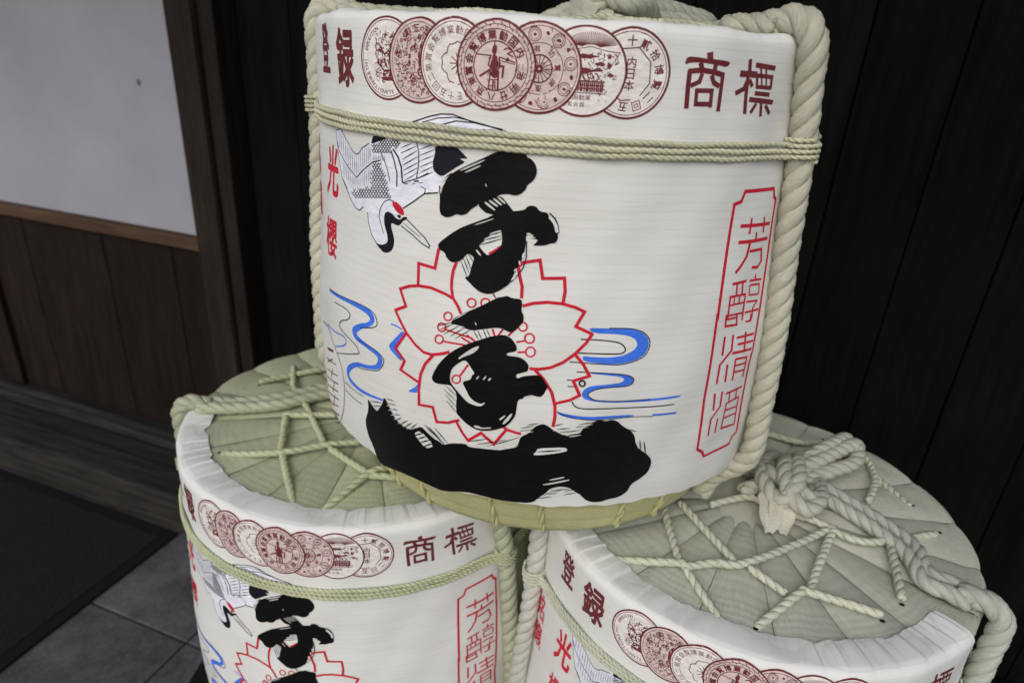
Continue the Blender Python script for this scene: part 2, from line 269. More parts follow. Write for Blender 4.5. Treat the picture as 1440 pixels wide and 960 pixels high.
# ------------------------------------------------------------------ label artwork on the unrolled wrapper, in 0.1 mm: p = filled outline with holes, l = stroke
ART = {
 'ink': [
  ('p',[[(-533,4146),(-616,4100),(-762,4024),(-868,3966),(-936,3913),(-958,3865),(-984,3820),(-993,3760),(-1004,3725),(-1005,3627),(-987,3580),(-935,3565),(-886,3581),(-847,3608),(-798,3602),(-751,3621),(-715,3666),(-660,3703),(-656,3711),(-571,3758),(-471,3813),(-404,3828),(-337,3819),(-288,3839),(-250,3883),(-244,3915),(-198,3951),(-173,4001),(-173,4048),(-192,4093),(-227,4125),(-260,4134),(-270,4157),(-280,4183),(-395,4201)],[(-828,3982),(-615,4088),(-608,4075),(-822,3967)],[(-790,3968),(-648,4041),(-642,4027),(-776,3958)]]),
  ('l',[(-1015,3825),(-999,3726),(-998,3658)],11.0),
  ('l',[(-980,3875),(-946,3912),(-905,3945)],8.2),
  ('p',[[(-669,3711),(-571,3762),(-471,3818),(-345,3695),(-326,3660),(-564,3634)],[(-609,3733),(-588,3746),(-497,3687),(-509,3674)],[(-571,3752),(-550,3764),(-474,3719),(-488,3707)],[(-533,3773),(-512,3783),(-442,3735),(-457,3723)],[(-497,3793),(-479,3800),(-412,3750),(-424,3738)]]),
  ('p',[[(-527,3627),(-699,3546),(-802,3494),(-908,3414),(-986,3342),(-1006,3311),(-988,3276),(-935,3257),(-918,3213),(-875,3180),(-825,3186),(-782,3207),(-723,3286),(-658,3254),(-678,3177),(-696,3080),(-739,3064),(-688,3025),(-647,2993),(-597,2959),(-530,2945),(-475,2958),(-421,2989),(-352,3045),(-323,3086),(-305,3153),(-266,3231),(-240,3297),(-227,3362),(-220,3434),(-224,3505),(-189,3512),(-154,3507),(-187,3480),(-121,3474),(-132,3447),(-165,3417),(-86,3424),(-52,3431),(-19,3448),(24,3455),(43,3492),(38,3544),(17,3543),(7,3577),(-11,3624),(-46,3673),(-61,3706),(-122,3710),(-155,3746),(-194,3755),(-232,3739),(-248,3712),(-343,3690),(-467,3690)],[(-627,3368),(-578,3411),(-588,3428),(-526,3463),(-545,3478),(-439,3526),(-433,3500),(-422,3430),(-429,3384),(-463,3344),(-516,3301),(-543,3288),(-581,3311),(-611,3343)],[(-684,3537),(-512,3615),(-503,3606),(-677,3528)],[(-657,3318),(-639,3330),(-599,3285),(-607,3272)]]),
  ('l',[(-533,3466),(-430,3508)],9.6),
  ('l',[(-583,3418),(-428,3474)],9.6),
  ('l',[(-618,3370),(-426,3449)],9.6),
  ('l',[(-781,3203),(-710,3067)],8.7),
  ('l',[(-761,3234),(-699,3113)],8.7),
  ('l',[(-739,3261),(-683,3146)],8.7),
  ('l',[(-718,3282),(-665,3211)],8.7),
  ('l',[(-44,3705),(7,3660),(33,3605),(45,3541)],10.6),
  ('l',[(-216,3452),(-208,3310),(-229,3216),(-269,3148),(-323,3081)],8.7),
  ('l',[(-475,2963),(-443,2920)],12.5),
  ('p',[[(-832,2632),(-809,2676),(-737,2725),(-689,2758),(-569,2831),(-461,2905),(-425,2929),(-380,2940),(-344,2954),(-307,2935),(-225,2936),(-213,2890),(-218,2832),(-192,2787),(-192,2730),(-225,2687),(-258,2639),(-293,2620),(-340,2633),(-369,2648),(-425,2650),(-554,2615),(-630,2591),(-709,2602),(-770,2620),(-831,2617)]]),
  ('l',[(-821,2634),(-963,2567)],8.7),
  ('l',[(-806,2624),(-950,2530)],8.7),
  ('l',[(-750,2618),(-901,2502)],8.7),
  ('l',[(-709,2602),(-833,2499)],8.7),
  ('l',[(-650,2593),(-787,2484)],8.7),
  ('l',[(-620,2593),(-572,2517)],8.7),
  ('l',[(-582,2600),(-544,2522)],8.7),
  ('l',[(-536,2618),(-500,2540)],8.7),
  ('l',[(-507,2622),(-470,2555)],8.7),
  ('p',[[(-347,2593),(-290,2571),(-250,2528),(-229,2491),(-231,2451),(-316,2424),(-310,2400),(-214,2403),(-167,2389),(-119,2345),(-114,2307),(-123,2275),(-158,2261),(-221,2234),(-209,2193),(-156,2224),(-75,2242),(-3,2247),(33,2188),(69,2138),(49,2094),(34,2049),(4,2024),(-33,2031),(-71,2043),(-134,2019),(-141,1996),(-187,1979),(-193,1889),(-198,1810),(-239,1726),(-289,1669),(-369,1624),(-417,1603),(-516,1581),(-587,1591),(-670,1632),(-723,1677),(-755,1704),(-761,1806),(-753,1900),(-780,1971),(-828,2004),(-912,1987),(-983,1984),(-1011,2021),(-995,2081),(-933,2206),(-852,2311),(-765,2391),(-661,2461),(-585,2500),(-502,2544),(-438,2569)],[(-689,2295),(-747,2251),(-806,2184),(-825,2104),(-823,2038),(-780,1982),(-717,1920),(-655,1862),(-584,1844),(-524,1846),(-482,1883),(-478,1906),(-516,1876),(-575,1885),(-626,1919),(-663,1988),(-706,2067),(-622,2107),(-614,2152),(-586,2179),(-627,2234),(-659,2280)],[(-750,2302),(-675,2379),(-601,2439),(-558,2457),(-570,2419),(-615,2371),(-691,2327),(-739,2289)],[(-579,2122),(-556,2162),(-541,2161),(-564,2119)],[(-516,2129),(-489,2175),(-475,2174),(-497,2131)],[(-468,2133),(-446,2169),(-433,2161),(-449,2129)],[(-345,1751),(-291,1806),(-285,1790),(-335,1730)],[(-315,1710),(-244,1825),(-221,1829),(-250,1756),(-299,1692)],[(-583,1625),(-528,1632),(-507,1619),(-414,1645),(-409,1632),(-517,1599),(-577,1606)]]),
  ('l',[(-864,1983),(-761,1898)],8.7),
  ('l',[(-885,1938),(-760,1841)],8.7),
  ('l',[(-873,1885),(-759,1778)],8.7),
  ('l',[(-860,1820),(-753,1710)],8.7),
  ('l',[(-823,2016),(-753,1933)],8.7),
  ('p',[[(-1846,1495),(-1813,1449),(-1717,1382),(-1622,1522),(-1598,1614),(-1556,1564),(-1507,1493),(-1443,1413),(-1362,1377),(-1268,1353),(-1205,1392),(-1136,1436),(-1086,1397),(-1001,1336),(-945,1324),(-891,1297),(-810,1345),(-654,1390),(-628,1359),(-503,1376),(-333,1391),(-170,1457),(-141,1562),(-162,1513),(-133,1585),(-71,1627),(-22,1706),(50,1747),(106,1719),(151,1684),(230,1643),(297,1626),(391,1656),(417,1722),(499,1775),(549,1814),(618,1786),(672,1804),(731,1782),(783,1726),(872,1672),(917,1606),(936,1522),(990,1446),(1076,1377),(1132,1311),(1153,1235),(1131,1136),(1064,1073),(972,1014),(948,927),(869,869),(747,860),(678,835),(582,841),(519,874),(466,935),(416,968),(353,1020),(261,1037),(173,1007),(132,944),(68,878),(26,823),(-42,802),(-170,794),(-311,779),(-488,786),(-659,792),(-895,729),(-1011,747),(-1227,761),(-1446,758),(-1695,723),(-1763,770),(-1825,889),(-1904,982),(-1937,1097),(-1925,1200),(-1854,1344)],[(-13,1403),(8,1427),(26,1477),(264,1505),(297,1477),(280,1449),(0,1387)],[(152,1118),(295,1160),(299,1139),(165,1105)],[(95,1059),(343,1126),(351,1104),(108,1041)],[(-1230,1326),(-1145,1388),(-988,1249),(-1094,1180)]]),
  ('l',[(24,1434),(234,1468)],15.4),
  ('l',[(-1215,1304),(-1109,1369)],15.2),
  ('l',[(-1186,1269),(-1070,1345)],15.2),
  ('l',[(-1152,1236),(-1033,1313)],15.2),
  ('l',[(-1120,1201),(-999,1283)],15.2),
  ('l',[(-1102,1469),(-938,1334)],10.5),
  ('l',[(-1049,1457),(-884,1308)],10.5),
  ('l',[(-993,1469),(-843,1330)],10.5),
  ('l',[(-1076,1466),(-912,1323)],10.5),
  ('l',[(-1562,1609),(-1464,1615)],10.5),
  ('l',[(-1539,1563),(-1439,1580)],10.5),
  ('l',[(-1506,1516),(-1411,1531)],10.5),
  ('l',[(-1474,1469),(-1379,1484)],10.5),
  ('l',[(-1427,1412),(-1359,1464)],10.5),
  ('l',[(-1370,1381),(-1287,1462)],10.5),
  ('l',[(-1317,1368),(-1241,1449)],10.5),
  ('l',[(-1259,1363),(-1185,1454)],10.5),
  ('l',[(-629,1423),(-434,1509)],10.5),
  ('l',[(-554,1408),(-268,1527)],10.5),
  ('l',[(-443,1416),(-147,1573)],10.5),
  ('l',[(-1811,1473),(-1626,1535)],10.5),
  ('l',[(-1773,1435),(-1643,1486)],10.5),
  ('l',[(-144,1675),(-28,1712)],9.9),
  ('l',[(-150,1641),(-41,1675)],9.9),
  ('l',[(-87,1715),(13,1746)],9.9),
  ('l',[(148,1729),(229,1759)],9.9),
  ('l',[(182,1699),(297,1715)],9.9),
  ('l',[(207,1665),(388,1693)],9.9),
  ('l',[(285,1636),(402,1658)],9.9),
  ('l',[(347,1727),(437,1746)],9.9),
  ('l',[(370,1758),(525,1786)],9.9),
  ('l',[(51,872),(198,904)],9.9),
  ('l',[(117,920),(245,951)],9.9),
  ('l',[(132,940),(272,979)],9.9),
  ('l',[(175,977),(355,1006)],9.9),
  ('l',[(312,975),(407,999)],9.9),
  ('l',[(305,930),(428,957)],9.9),
  ('l',[(846,1687),(927,1660)],9.9),
  ('l',[(972,1559),(999,1438)],12.1),
  ('l',[(1018,1539),(1060,1387)],12.1),
 ],
 'flower': [
  ('l',[(-996,3283),(-1027,3098),(-1195,3112),(-1195,2907)],28.4),
  ('l',[(-824,3187),(-849,3107),(-858,3024),(-855,2942),(-835,2858)],28.4),
  ('l',[(-746,2729),(-784,2797),(-831,2853),(-911,2881),(-1059,2909),(-1192,2901),(-1291,2875),(-1399,2822),(-1327,2670),(-1461,2593)],28.4),
  ('l',[(-1451,2597),(-1385,2500),(-1317,2407),(-1208,2317),(-1107,2268),(-1012,2270),(-906,2307),(-834,2343)],28.4),
  ('l',[(-645,3352),(-582,3292)],33.0),
  ('l',[(-529,3295),(-481,3328),(-427,3374)],36.3),
  ('l',[(-281,3301),(-271,3220),(-251,3130),(-226,3049),(-224,2942)],28.4),
  ('l',[(-277,3219),(-234,3260),(-173,3277),(-91,3297),(-57,3138),(126,3159),(141,3045),(132,2932)],28.4),
  ('l',[(-210,2874),(-119,2909),(4,2932),(128,2930),(237,2906),(322,2869),(259,2729),(413,2661)],28.4),
  ('l',[(411,2670),(364,2580),(272,2465),(177,2381),(73,2326),(-22,2304),(-106,2302)],28.4),
  ('l',[(275,2466),(358,2370),(419,2263),(282,2206),(352,2064),(269,2009),(144,1965)],28.4),
  ('l',[(-63,2300),(21,2212),(104,2078),(144,1935),(152,1817),(143,1717)],28.4),
  ('l',[(-1316,2404),(-1439,2210),(-1329,2109),(-1378,1997),(-1157,1934)],28.4),
  ('l',[(-999,2269),(-1088,2149),(-1137,2025),(-1157,1856),(-1156,1685),(-1007,1703),(-967,1542),(-848,1570),(-727,1638)],28.4),
  ('l',[(-757,1608),(-695,1506),(-634,1432),(-506,1556),(-381,1457)],28.4),
  ('l',[(-514,1560),(-383,1450),(-273,1641),(-137,1609)],28.4),
  ('l',[(-340,1702),(-267,1642)],28.4),
  ('l',[(-616,2853),(-619,2835),(-629,2819),(-645,2808),(-662,2805),(-679,2810),(-691,2822),(-696,2839),(-693,2857),(-683,2873),(-667,2883),(-649,2886),(-633,2881),(-621,2869),(-616,2853)],13.9),
  ('l',[(-494,2872),(-497,2854),(-507,2838),(-522,2828),(-539,2825),(-555,2831),(-567,2843),(-572,2860),(-570,2878),(-560,2893),(-544,2903),(-527,2906),(-511,2901),(-499,2888),(-494,2872)],13.9),
  ('l',[(-830,2687),(-833,2669),(-843,2653),(-859,2642),(-877,2639),(-894,2643),(-906,2654),(-911,2670),(-908,2688),(-898,2704),(-882,2715),(-864,2719),(-847,2715),(-835,2703),(-830,2687)],13.9),
  ('l',[(-884,2571),(-887,2553),(-898,2537),(-914,2525),(-933,2521),(-950,2525),(-962,2537),(-968,2553),(-964,2571),(-954,2588),(-937,2599),(-919,2603),(-902,2599),(-890,2587),(-884,2571)],13.9),
  ('l',[(-903,2451),(-906,2433),(-917,2416),(-933,2404),(-951,2400),(-969,2404),(-982,2415),(-987,2432),(-984,2450),(-973,2467),(-956,2478),(-938,2483),(-921,2479),(-908,2467),(-903,2451)],13.9),
  ('l',[(-156,2690),(-158,2672),(-168,2657),(-182,2648),(-199,2646),(-215,2652),(-226,2664),(-231,2681),(-229,2699),(-219,2715),(-205,2724),(-188,2726),(-172,2720),(-161,2707),(-156,2690)],13.9),
  ('l',[(-86,2591),(-89,2571),(-99,2554),(-115,2544),(-133,2542),(-151,2549),(-163,2563),(-169,2582),(-166,2602),(-156,2618),(-140,2629),(-122,2631),(-105,2624),(-92,2610),(-86,2591)],13.9),
  ('l',[(-68,2465),(-71,2445),(-81,2428),(-97,2418),(-115,2416),(-132,2422),(-145,2437),(-150,2456),(-148,2476),(-138,2493),(-122,2504),(-103,2506),(-86,2499),(-73,2484),(-68,2465)],13.9),
  ('l',[(-722,2088),(-725,2069),(-736,2051),(-752,2039),(-770,2034),(-787,2039),(-798,2051),(-803,2069),(-799,2089),(-788,2107),(-772,2119),(-754,2123),(-738,2119),(-726,2106),(-722,2088)],13.9),
  ('l',[(-897,2432),(-689,2440)],17.2),
  ('l',[(-237,2537),(-169,2557)],17.2),
  ('l',[(-221,2444),(-150,2456)],17.2),
  ('l',[(-728,2123),(-653,2254)],17.2),
  ('l',[(-883,2551),(-625,2516)],17.2),
  ('l',[(-405,2570),(-364,2641)],17.2),
  ('l',[(-456,2630),(-430,2566)],17.2),
  ('l',[(-314,2586),(-272,2637)],17.2),
  ('l',[(-680,2539),(-596,2488)],17.2),
  ('l',[(-728,2508),(-636,2464)],17.2),
  ('l',[(-621,2084),(-567,2202)],17.2),
 ],
 'cartouche': [
  ('l',[(2271,3795),(2226,3819),(2189,3901),(1758,3901),(1726,3814),(1642,3795),(1646,3394),(1651,2717)],33.4),
  ('l',[(1643,2788),(1643,2381),(1643,1887),(1684,1299),(1769,1238),(1818,1164),(2254,1154),(2284,1238),(2370,1273)],32.9),
  ('l',[(2268,3803),(2294,3249),(2274,2748),(2245,2144),(2361,1272)],33.8),
  ('l',[(1765,3594),(2228,3577)],33.4),
  ('l',[(1903,3657),(1898,3510)],26.4),
  ('l',[(2099,3653),(2120,3501)],26.4),
  ('l',[(2000,3518),(2009,3441)],26.4),
  ('l',[(1769,3445),(2233,3435)],33.4),
  ('l',[(1927,3436),(1906,3299),(1850,3221),(1788,3158)],31.7),
  ('l',[(1938,3348),(2154,3343)],28.2),
  ('l',[(2142,3340),(2177,3220),(2126,3169),(2020,3182)],29.9),
  ('l',[(1773,3053),(1974,3059)],26.4),
  ('l',[(1839,3049),(1854,2927)],22.9),
  ('l',[(1920,3052),(1938,2929)],22.9),
  ('l',[(1761,2930),(1998,2923)],22.9),
  ('l',[(1774,2928),(1787,2695)],22.9),
  ('l',[(1764,2843),(1989,2842)],19.4),
  ('l',[(1830,2923),(1842,2841)],17.6),
  ('l',[(1903,2927),(1916,2844)],17.6),
  ('l',[(1993,2924),(2005,2656)],22.9),
  ('l',[(1783,2740),(2000,2735)],21.1),
  ('l',[(2022,3051),(2229,3035)],22.9),
  ('l',[(2111,3102),(2123,3035)],22.9),
  ('l',[(2045,3004),(2206,2991)],21.1),
  ('l',[(2045,3004),(2058,2901)],19.4),
  ('l',[(2206,2991),(2218,2887)],19.4),
  ('l',[(2058,2901),(2215,2888)],19.4),
  ('l',[(2032,2837),(2213,2822)],21.1),
  ('l',[(2208,2821),(2148,2761)],21.1),
  ('l',[(2032,2729),(2249,2726)],22.9),
  ('l',[(2148,2761),(2154,2672),(2140,2621)],21.1),
  ('l',[(1762,2754),(1772,2635),(1949,2623)],25.2),
  ('l',[(1912,2745),(1937,2622)],21.3),
  ('l',[(1755,2703),(1921,2701)],21.3),
  ('l',[(2134,2703),(2132,2628),(2063,2631)],21.3),
  ('l',[(1791,2528),(1790,2333)],29.0),
  ('l',[(1908,2523),(1913,2361),(1776,2236),(1777,2030)],27.1),
  ('l',[(1883,2221),(1894,2025)],27.1),
  ('l',[(1964,2483),(2225,2476)],25.2),
  ('l',[(1991,2409),(2228,2399)],25.2),
  ('l',[(1926,2330),(2223,2314)],27.1),
  ('l',[(2086,2524),(2104,2303)],25.2),
  ('l',[(1985,2255),(2171,2238)],23.2),
  ('l',[(1989,2257),(2002,2015)],23.2),
  ('l',[(2164,2240),(2182,2010)],23.2),
  ('l',[(1992,2182),(2165,2173)],21.3),
  ('l',[(1995,2109),(2168,2093)],21.3),
  ('l',[(1775,1926),(1797,1732)],27.1),
  ('l',[(1880,1921),(1895,1747),(1789,1622),(1804,1426)],27.1),
  ('l',[(1901,1605),(1915,1421)],27.1),
  ('l',[(1946,1881),(2222,1878)],27.1),
  ('l',[(2013,1871),(2033,1754)],23.2),
  ('l',[(2127,1879),(2162,1742)],23.2),
  ('l',[(1994,1752),(2222,1757)],23.2),
  ('l',[(1995,1756),(2018,1437)],23.2),
  ('l',[(2215,1760),(2266,1399)],23.2),
  ('l',[(1997,1662),(2233,1635)],21.3),
  ('l',[(2007,1565),(2237,1547)],21.3),
  ('l',[(2012,1439),(2271,1401)],25.2),
 ],
 'trademark': [
  ('p',[[(918,4888),(930,4948),(1031,4948),(1105,4939),(1196,4941),(1342,4929),(1303,4888),(1205,4900),(1112,4908),(1039,4910),(968,4906)]]),
  ('l',[(1120,4988),(1133,4931)],54.4),
  ('l',[(1050,4911),(1078,4855)],39.6),
  ('l',[(1189,4902),(1187,4847)],39.6),
  ('l',[(969,4852),(973,4730),(986,4570)],39.6),
  ('l',[(957,4842),(1073,4858),(1191,4847),(1291,4830)],39.6),
  ('l',[(1275,4835),(1282,4729),(1291,4558)],37.9),
  ('l',[(1079,4835),(1065,4773),(993,4740)],34.6),
  ('l',[(1166,4826),(1198,4772),(1260,4747)],37.9),
  ('l',[(1052,4723),(1063,4591)],31.3),
  ('l',[(1045,4708),(1211,4712)],34.6),
  ('l',[(1192,4713),(1205,4585)],34.6),
  ('l',[(1052,4608),(1211,4612)],36.3),
  ('l',[(1547,4961),(1565,4861)],37.9),
  ('l',[(1459,4850),(1654,4850)],47.8),
  ('l',[(1552,4867),(1563,4685),(1580,4545)],37.9),
  ('l',[(1558,4814),(1527,4738),(1441,4700)],37.9),
  ('l',[(1576,4808),(1621,4758)],34.6),
  ('l',[(1622,4922),(1861,4907)],37.9),
  ('l',[(1688,4903),(1705,4843)],21.4),
  ('l',[(1749,4902),(1761,4842)],21.4),
  ('l',[(1640,4844),(1855,4839)],31.3),
  ('l',[(1657,4848),(1673,4750)],26.4),
  ('l',[(1835,4844),(1849,4744)],29.7),
  ('l',[(1665,4758),(1854,4754)],31.3),
  ('l',[(1712,4836),(1734,4759)],18.1),
  ('l',[(1769,4835),(1788,4757)],18.1),
  ('l',[(1661,4708),(1851,4701)],34.6),
  ('l',[(1607,4659),(1921,4642)],39.6),
  ('l',[(1758,4641),(1779,4527)],34.6),
  ('l',[(1698,4629),(1644,4553)],31.3),
  ('l',[(1819,4617),(1902,4549)],34.6),
  ('l',[(-2883,1646),(-2634,1716)],33.3),
  ('l',[(-2946,1493),(-2604,1559)],15.1),
  ('l',[(-2916,1454),(-2682,1595)],15.1),
  ('l',[(-2968,1341),(-2582,1422)],15.1),
  ('l',[(-2724,1449),(-2810,1299)],15.1),
  ('l',[(-3045,1203),(-2582,1316)],15.1),
  ('l',[(-3057,1083),(-2611,1204)],15.1),
  ('l',[(-2709,1285),(-2807,1102)],15.1),
  ('l',[(-3092,973),(-2613,1094)],15.1),
  ('l',[(-3234,777),(-2643,989)],15.1),
  ('l',[(-2738,1094),(-2862,869)],15.1),
  ('l',[(-3228,684),(-2652,860)],15.1),
 ],
 'wave': [
  ('l',[(-2686,2428,21),(-2258,2476,36),(-1942,2480,54),(-1808,2461,64),(-1759,2408,64),(-1813,2343,48),(-1930,2287,57),(-2042,2200,79),(-2005,2140,64),(-1852,2113,48),(-1690,2080,54),(-1638,2017,57),(-1684,1927,54),(-1812,1878,42),(-2012,1827,51),(-2209,1686,70),(-2224,1579,61),(-2042,1540,45),(-1838,1540,36),(-1621,1562,21)],33.0),
  ('l',[(-2819,1976),(-2466,2020),(-2277,2047),(-2226,2000),(-2309,1922),(-2548,1815)],15.8),
  ('p',[[(-1362,2417),(-1456,2299),(-1522,2223),(-1512,2179),(-1436,2124),(-1362,2083),(-1376,2143),(-1445,2208),(-1400,2292),(-1333,2387)]]),
  ('p',[[(-1286,1788),(-1249,1826),(-1197,1868),(-1167,1918),(-1168,1811),(-1259,1789)]]),
  ('l',[(-1502,2442),(-1436,2441),(-1371,2425)],15.8),
  ('p',[[(364,2720),(546,2720),(733,2719),(852,2683),(918,2615),(927,2535),(889,2457),(802,2414),(678,2385),(528,2384),(356,2400),(339,2452),(449,2445),(572,2446),(695,2464),(792,2515),(819,2566),(794,2620),(727,2654),(613,2669),(417,2670)]]),
  ('p',[[(425,2298),(586,2292),(753,2274),(815,2236),(815,2187),(753,2161),(627,2151),(504,2131),(433,2094),(411,2065),(464,2030),(567,2008),(747,2002),(1014,2011),(1319,2015),(1323,1992),(1088,1988),(882,1982),(620,1989),(467,2005),(390,2028),(367,2078),(387,2129),(451,2166),(598,2183),(710,2199),(738,2233),(690,2262),(538,2278),(427,2284)]]),
  ('p',[[(163,1878),(283,1855),(447,1837),(637,1842),(874,1847),(877,1828),(641,1812),(451,1802),(286,1817),(184,1849)]]),
  ('l',[(1056,1831),(1310,1819)],21.8),
 ],
 'outline': [
  ('l',[(-2689,2449),(-2259,2496),(-1944,2509),(-1760,2490),(-1693,2428),(-1707,2353),(-1930,2269)],8.6),
  ('l',[(-1962,2132),(-1813,2124),(-1673,2100),(-1587,2029),(-1649,1908),(-1749,1861),(-1984,1806)],8.6),
  ('l',[(-2471,2368),(-2251,2389),(-2128,2358),(-2158,2286),(-2302,2216),(-2347,2133),(-2218,2088),(-2025,2049),(-1969,2005),(-2002,1955),(-2511,1748)],9.2),
  ('l',[(-2339,1465),(-1928,1481)],7.9),
  ('l',[(-2336,1362),(-1970,1360)],7.9),
  ('l',[(546,2722),(732,2721),(852,2686),(922,2615),(931,2535),(892,2454),(803,2410),(678,2381),(528,2381),(236,2391)],9.2),
  ('l',[(314,2610),(410,2611),(557,2604),(658,2584),(708,2530),(680,2489),(569,2482),(289,2479)],11.2),
  ('l',[(304,2298),(586,2295),(753,2274),(819,2229),(785,2167),(626,2154),(503,2135),(422,2080),(477,2025),(567,2011),(747,2002),(1014,2008)],9.2),
  ('l',[(289,1996),(324,1946),(400,1926),(576,1926),(890,1926),(1267,1925)],11.2),
  ('l',[(227,2211),(281,2214)],9.9),
  ('l',[(238,2147),(305,2150)],9.9),
  ('l',[(163,1885),(259,1839),(514,1802),(877,1825),(1059,1817)],7.9),
  ('l',[(387,2186),(386,2174),(380,2164),(371,2158),(360,2157),(350,2163),(342,2172),(339,2184),(340,2196),(346,2206),(355,2212),(366,2213),(376,2207),(384,2198),(387,2186)],15.8),
  ('l',[(-3100,1896),(-2753,1953),(-2596,1838),(-2469,1712),(-2388,1545),(-2387,1316),(-2476,1012),(-2653,757),(-2816,686)],9.9),
 ],
 'crane_white': [
  ('p',[[(-2512,4183),(-2387,4169),(-2343,4129),(-2279,4082),(-2209,4037),(-2133,3974),(-2079,3955),(-2027,3971),(-1976,4022),(-1897,4045),(-1866,4079),(-1822,4093),(-1800,4147),(-1657,4192),(-1250,4190),(-1066,4168),(-1079,4087),(-1091,4004),(-1088,3930),(-998,3891),(-992,3859),(-1018,3772),(-1102,3753),(-1167,3735),(-1289,3641),(-1397,3577),(-1587,3514),(-1690,3478),(-1874,3443),(-1953,3492),(-2018,3442),(-2106,3453),(-2201,3528),(-2304,3631),(-2370,3712),(-2509,3999),(-2532,4089)]]),
  ('p',[[(-1874,3452),(-1849,3338),(-1794,3220),(-1707,3178),(-1628,3196),(-1588,3245),(-1614,3349),(-1636,3434),(-1587,3510),(-1464,3496),(-1408,3562),(-1516,3622),(-1590,3619),(-1747,3592)]]),
  ('p',[[(-1292,4312),(-1137,4378),(-1027,4402),(-921,4408),(-783,4376),(-618,4353),(-442,4317),(-778,4262),(-1135,4274)]]),
 ],
 'crane_ink': [
  ('p',[[(-1587,3514),(-1524,3499),(-1487,3470),(-1428,3463),(-1395,3495),(-1355,3504),(-1344,3487),(-1399,3458),(-1427,3418),(-1461,3404),(-1510,3413),(-1540,3416),(-1545,3380),(-1519,3322),(-1498,3263),(-1508,3198),(-1537,3151),(-1599,3119),(-1651,3117),(-1706,3146),(-1764,3189),(-1694,3177),(-1628,3196),(-1584,3232),(-1593,3299),(-1627,3364),(-1638,3434),(-1624,3490)]]),
  ('p',[[(-1473,3501),(-1427,3511),(-1423,3477),(-1452,3478)]]),
  ('p',[[(-1800,4138),(-1778,4158),(-1568,4156),(-1696,4120),(-1822,4074)]]),
  ('p',[[(-1081,4152),(-877,4161),(-811,4116),(-762,4075),(-800,4074),(-841,4067),(-781,4048),(-861,3999),(-942,3941),(-994,3906),(-1038,3913),(-1089,3948),(-1099,4013),(-1078,4080)]]),
  ('l',[(-1355,3485),(-1238,3418),(-1141,3356),(-1087,3292),(-1096,3271),(-1169,3299),(-1278,3358),(-1415,3413)],9.9),
  ('l',[(-1393,3443),(-1182,3349)],7.9),
  ('l',[(-1874,3452),(-1857,3355),(-1809,3245),(-1735,3177)],7.9),
  ('l',[(-1644,3297),(-1673,3364),(-1703,3449),(-1678,3533),(-1627,3595),(-1565,3625),(-1504,3616)],8.6),
  ('l',[(-1397,3574),(-1289,3646),(-1167,3737),(-1029,3764)],11.2),
  ('l',[(-2371,3703),(-2304,3626),(-2201,3523),(-2106,3451),(-2018,3441),(-1945,3493)],8.6),
  ('l',[(-1167,3737),(-1158,3778),(-1209,3791)],7.3),
  ('l',[(-2517,4119),(-2388,4151),(-2279,4082),(-2133,3974),(-2079,3953),(-2027,3971),(-1976,4022),(-1851,4081)],7.9),
  ('l',[(-2481,4021),(-2409,3928),(-2233,3814),(-2080,3741),(-1977,3816),(-1793,3923),(-1669,3957)],9.9),
  ('l',[(-2517,4109),(-2470,3976),(-2366,3699),(-2255,3603)],7.3),
  ('l',[(-1518,4074),(-1457,4010),(-1423,3929),(-1409,3799)],15.8),
  ('l',[(-1542,4060),(-1505,3978),(-1470,3872),(-1474,3751)],12.5),
  ('l',[(-1669,4021),(-1590,3907),(-1554,3791)],8.6),
  ('l',[(-1270,4171),(-1242,4085),(-1239,3986),(-1257,3854)],9.2),
  ('l',[(-1406,3795),(-1241,3860),(-1138,3916)],7.9),
  ('l',[(-1153,3741),(-1102,3757)],7.9),
  ('l',[(-1429,4047),(-1264,4127)],9.2),
  ('l',[(-1411,3997),(-1256,4090)],9.2),
  ('l',[(-1410,3946),(-1248,4041)],9.2),
  ('l',[(-1400,3905),(-1243,3992)],9.2),
  ('l',[(-1399,3860),(-1242,3951)],9.2),
  ('l',[(-1393,3812),(-1243,3909)],9.2),
  ('l',[(-1430,4092),(-1313,4142)],9.2),
  ('l',[(-1237,4100),(-1091,4159)],9.2),
  ('l',[(-1236,4049),(-1080,4117)],9.2),
  ('l',[(-1235,4002),(-1083,4068)],9.2),
  ('l',[(-1233,3952),(-1089,4019)],9.2),
  ('l',[(-1232,3902),(-1088,3978)],9.2),
  ('l',[(-1218,3868),(-1093,3929)],9.2),
  ('l',[(-2414,4117),(-2415,3969)],6.3),
  ('l',[(-2364,4102),(-2366,3934)],6.3),
  ('l',[(-2318,4088),(-2319,3898)],6.3),
  ('l',[(-2324,3878),(-2320,3703)],6.3),
  ('l',[(-2273,4071),(-2274,3862)],6.3),
  ('l',[(-2279,3842),(-2274,3678)],6.3),
  ('l',[(-2231,4041),(-2231,3826)],6.3),
  ('l',[(-2235,3806),(-2230,3652)],6.3),
  ('l',[(-2190,4010),(-2189,3807)],6.3),
  ('l',[(-2193,3788),(-2188,3626)],6.3),
  ('l',[(-2150,3980),(-2149,3789)],6.3),
  ('l',[(-2152,3770),(-2147,3613)],6.3),
  ('l',[(-2111,3959),(-2109,3771)],6.3),
  ('l',[(-2113,3752),(-2107,3610)],6.3),
  ('l',[(-2074,3951),(-2071,3759)],6.3),
  ('l',[(-2075,3740),(-2069,3607)],6.3),
  ('l',[(-2037,3975),(-2034,3784)],6.3),
  ('l',[(-2038,3765),(-2032,3620)],6.3),
  ('l',[(-2001,3998),(-1999,3808)],6.3),
  ('l',[(-2002,3790),(-1996,3641)],6.3),
  ('l',[(-1966,4018),(-1964,3831)],6.3),
  ('l',[(-1967,3813),(-1961,3661)],6.3),
  ('l',[(-1933,4032),(-1930,3850)],6.3),
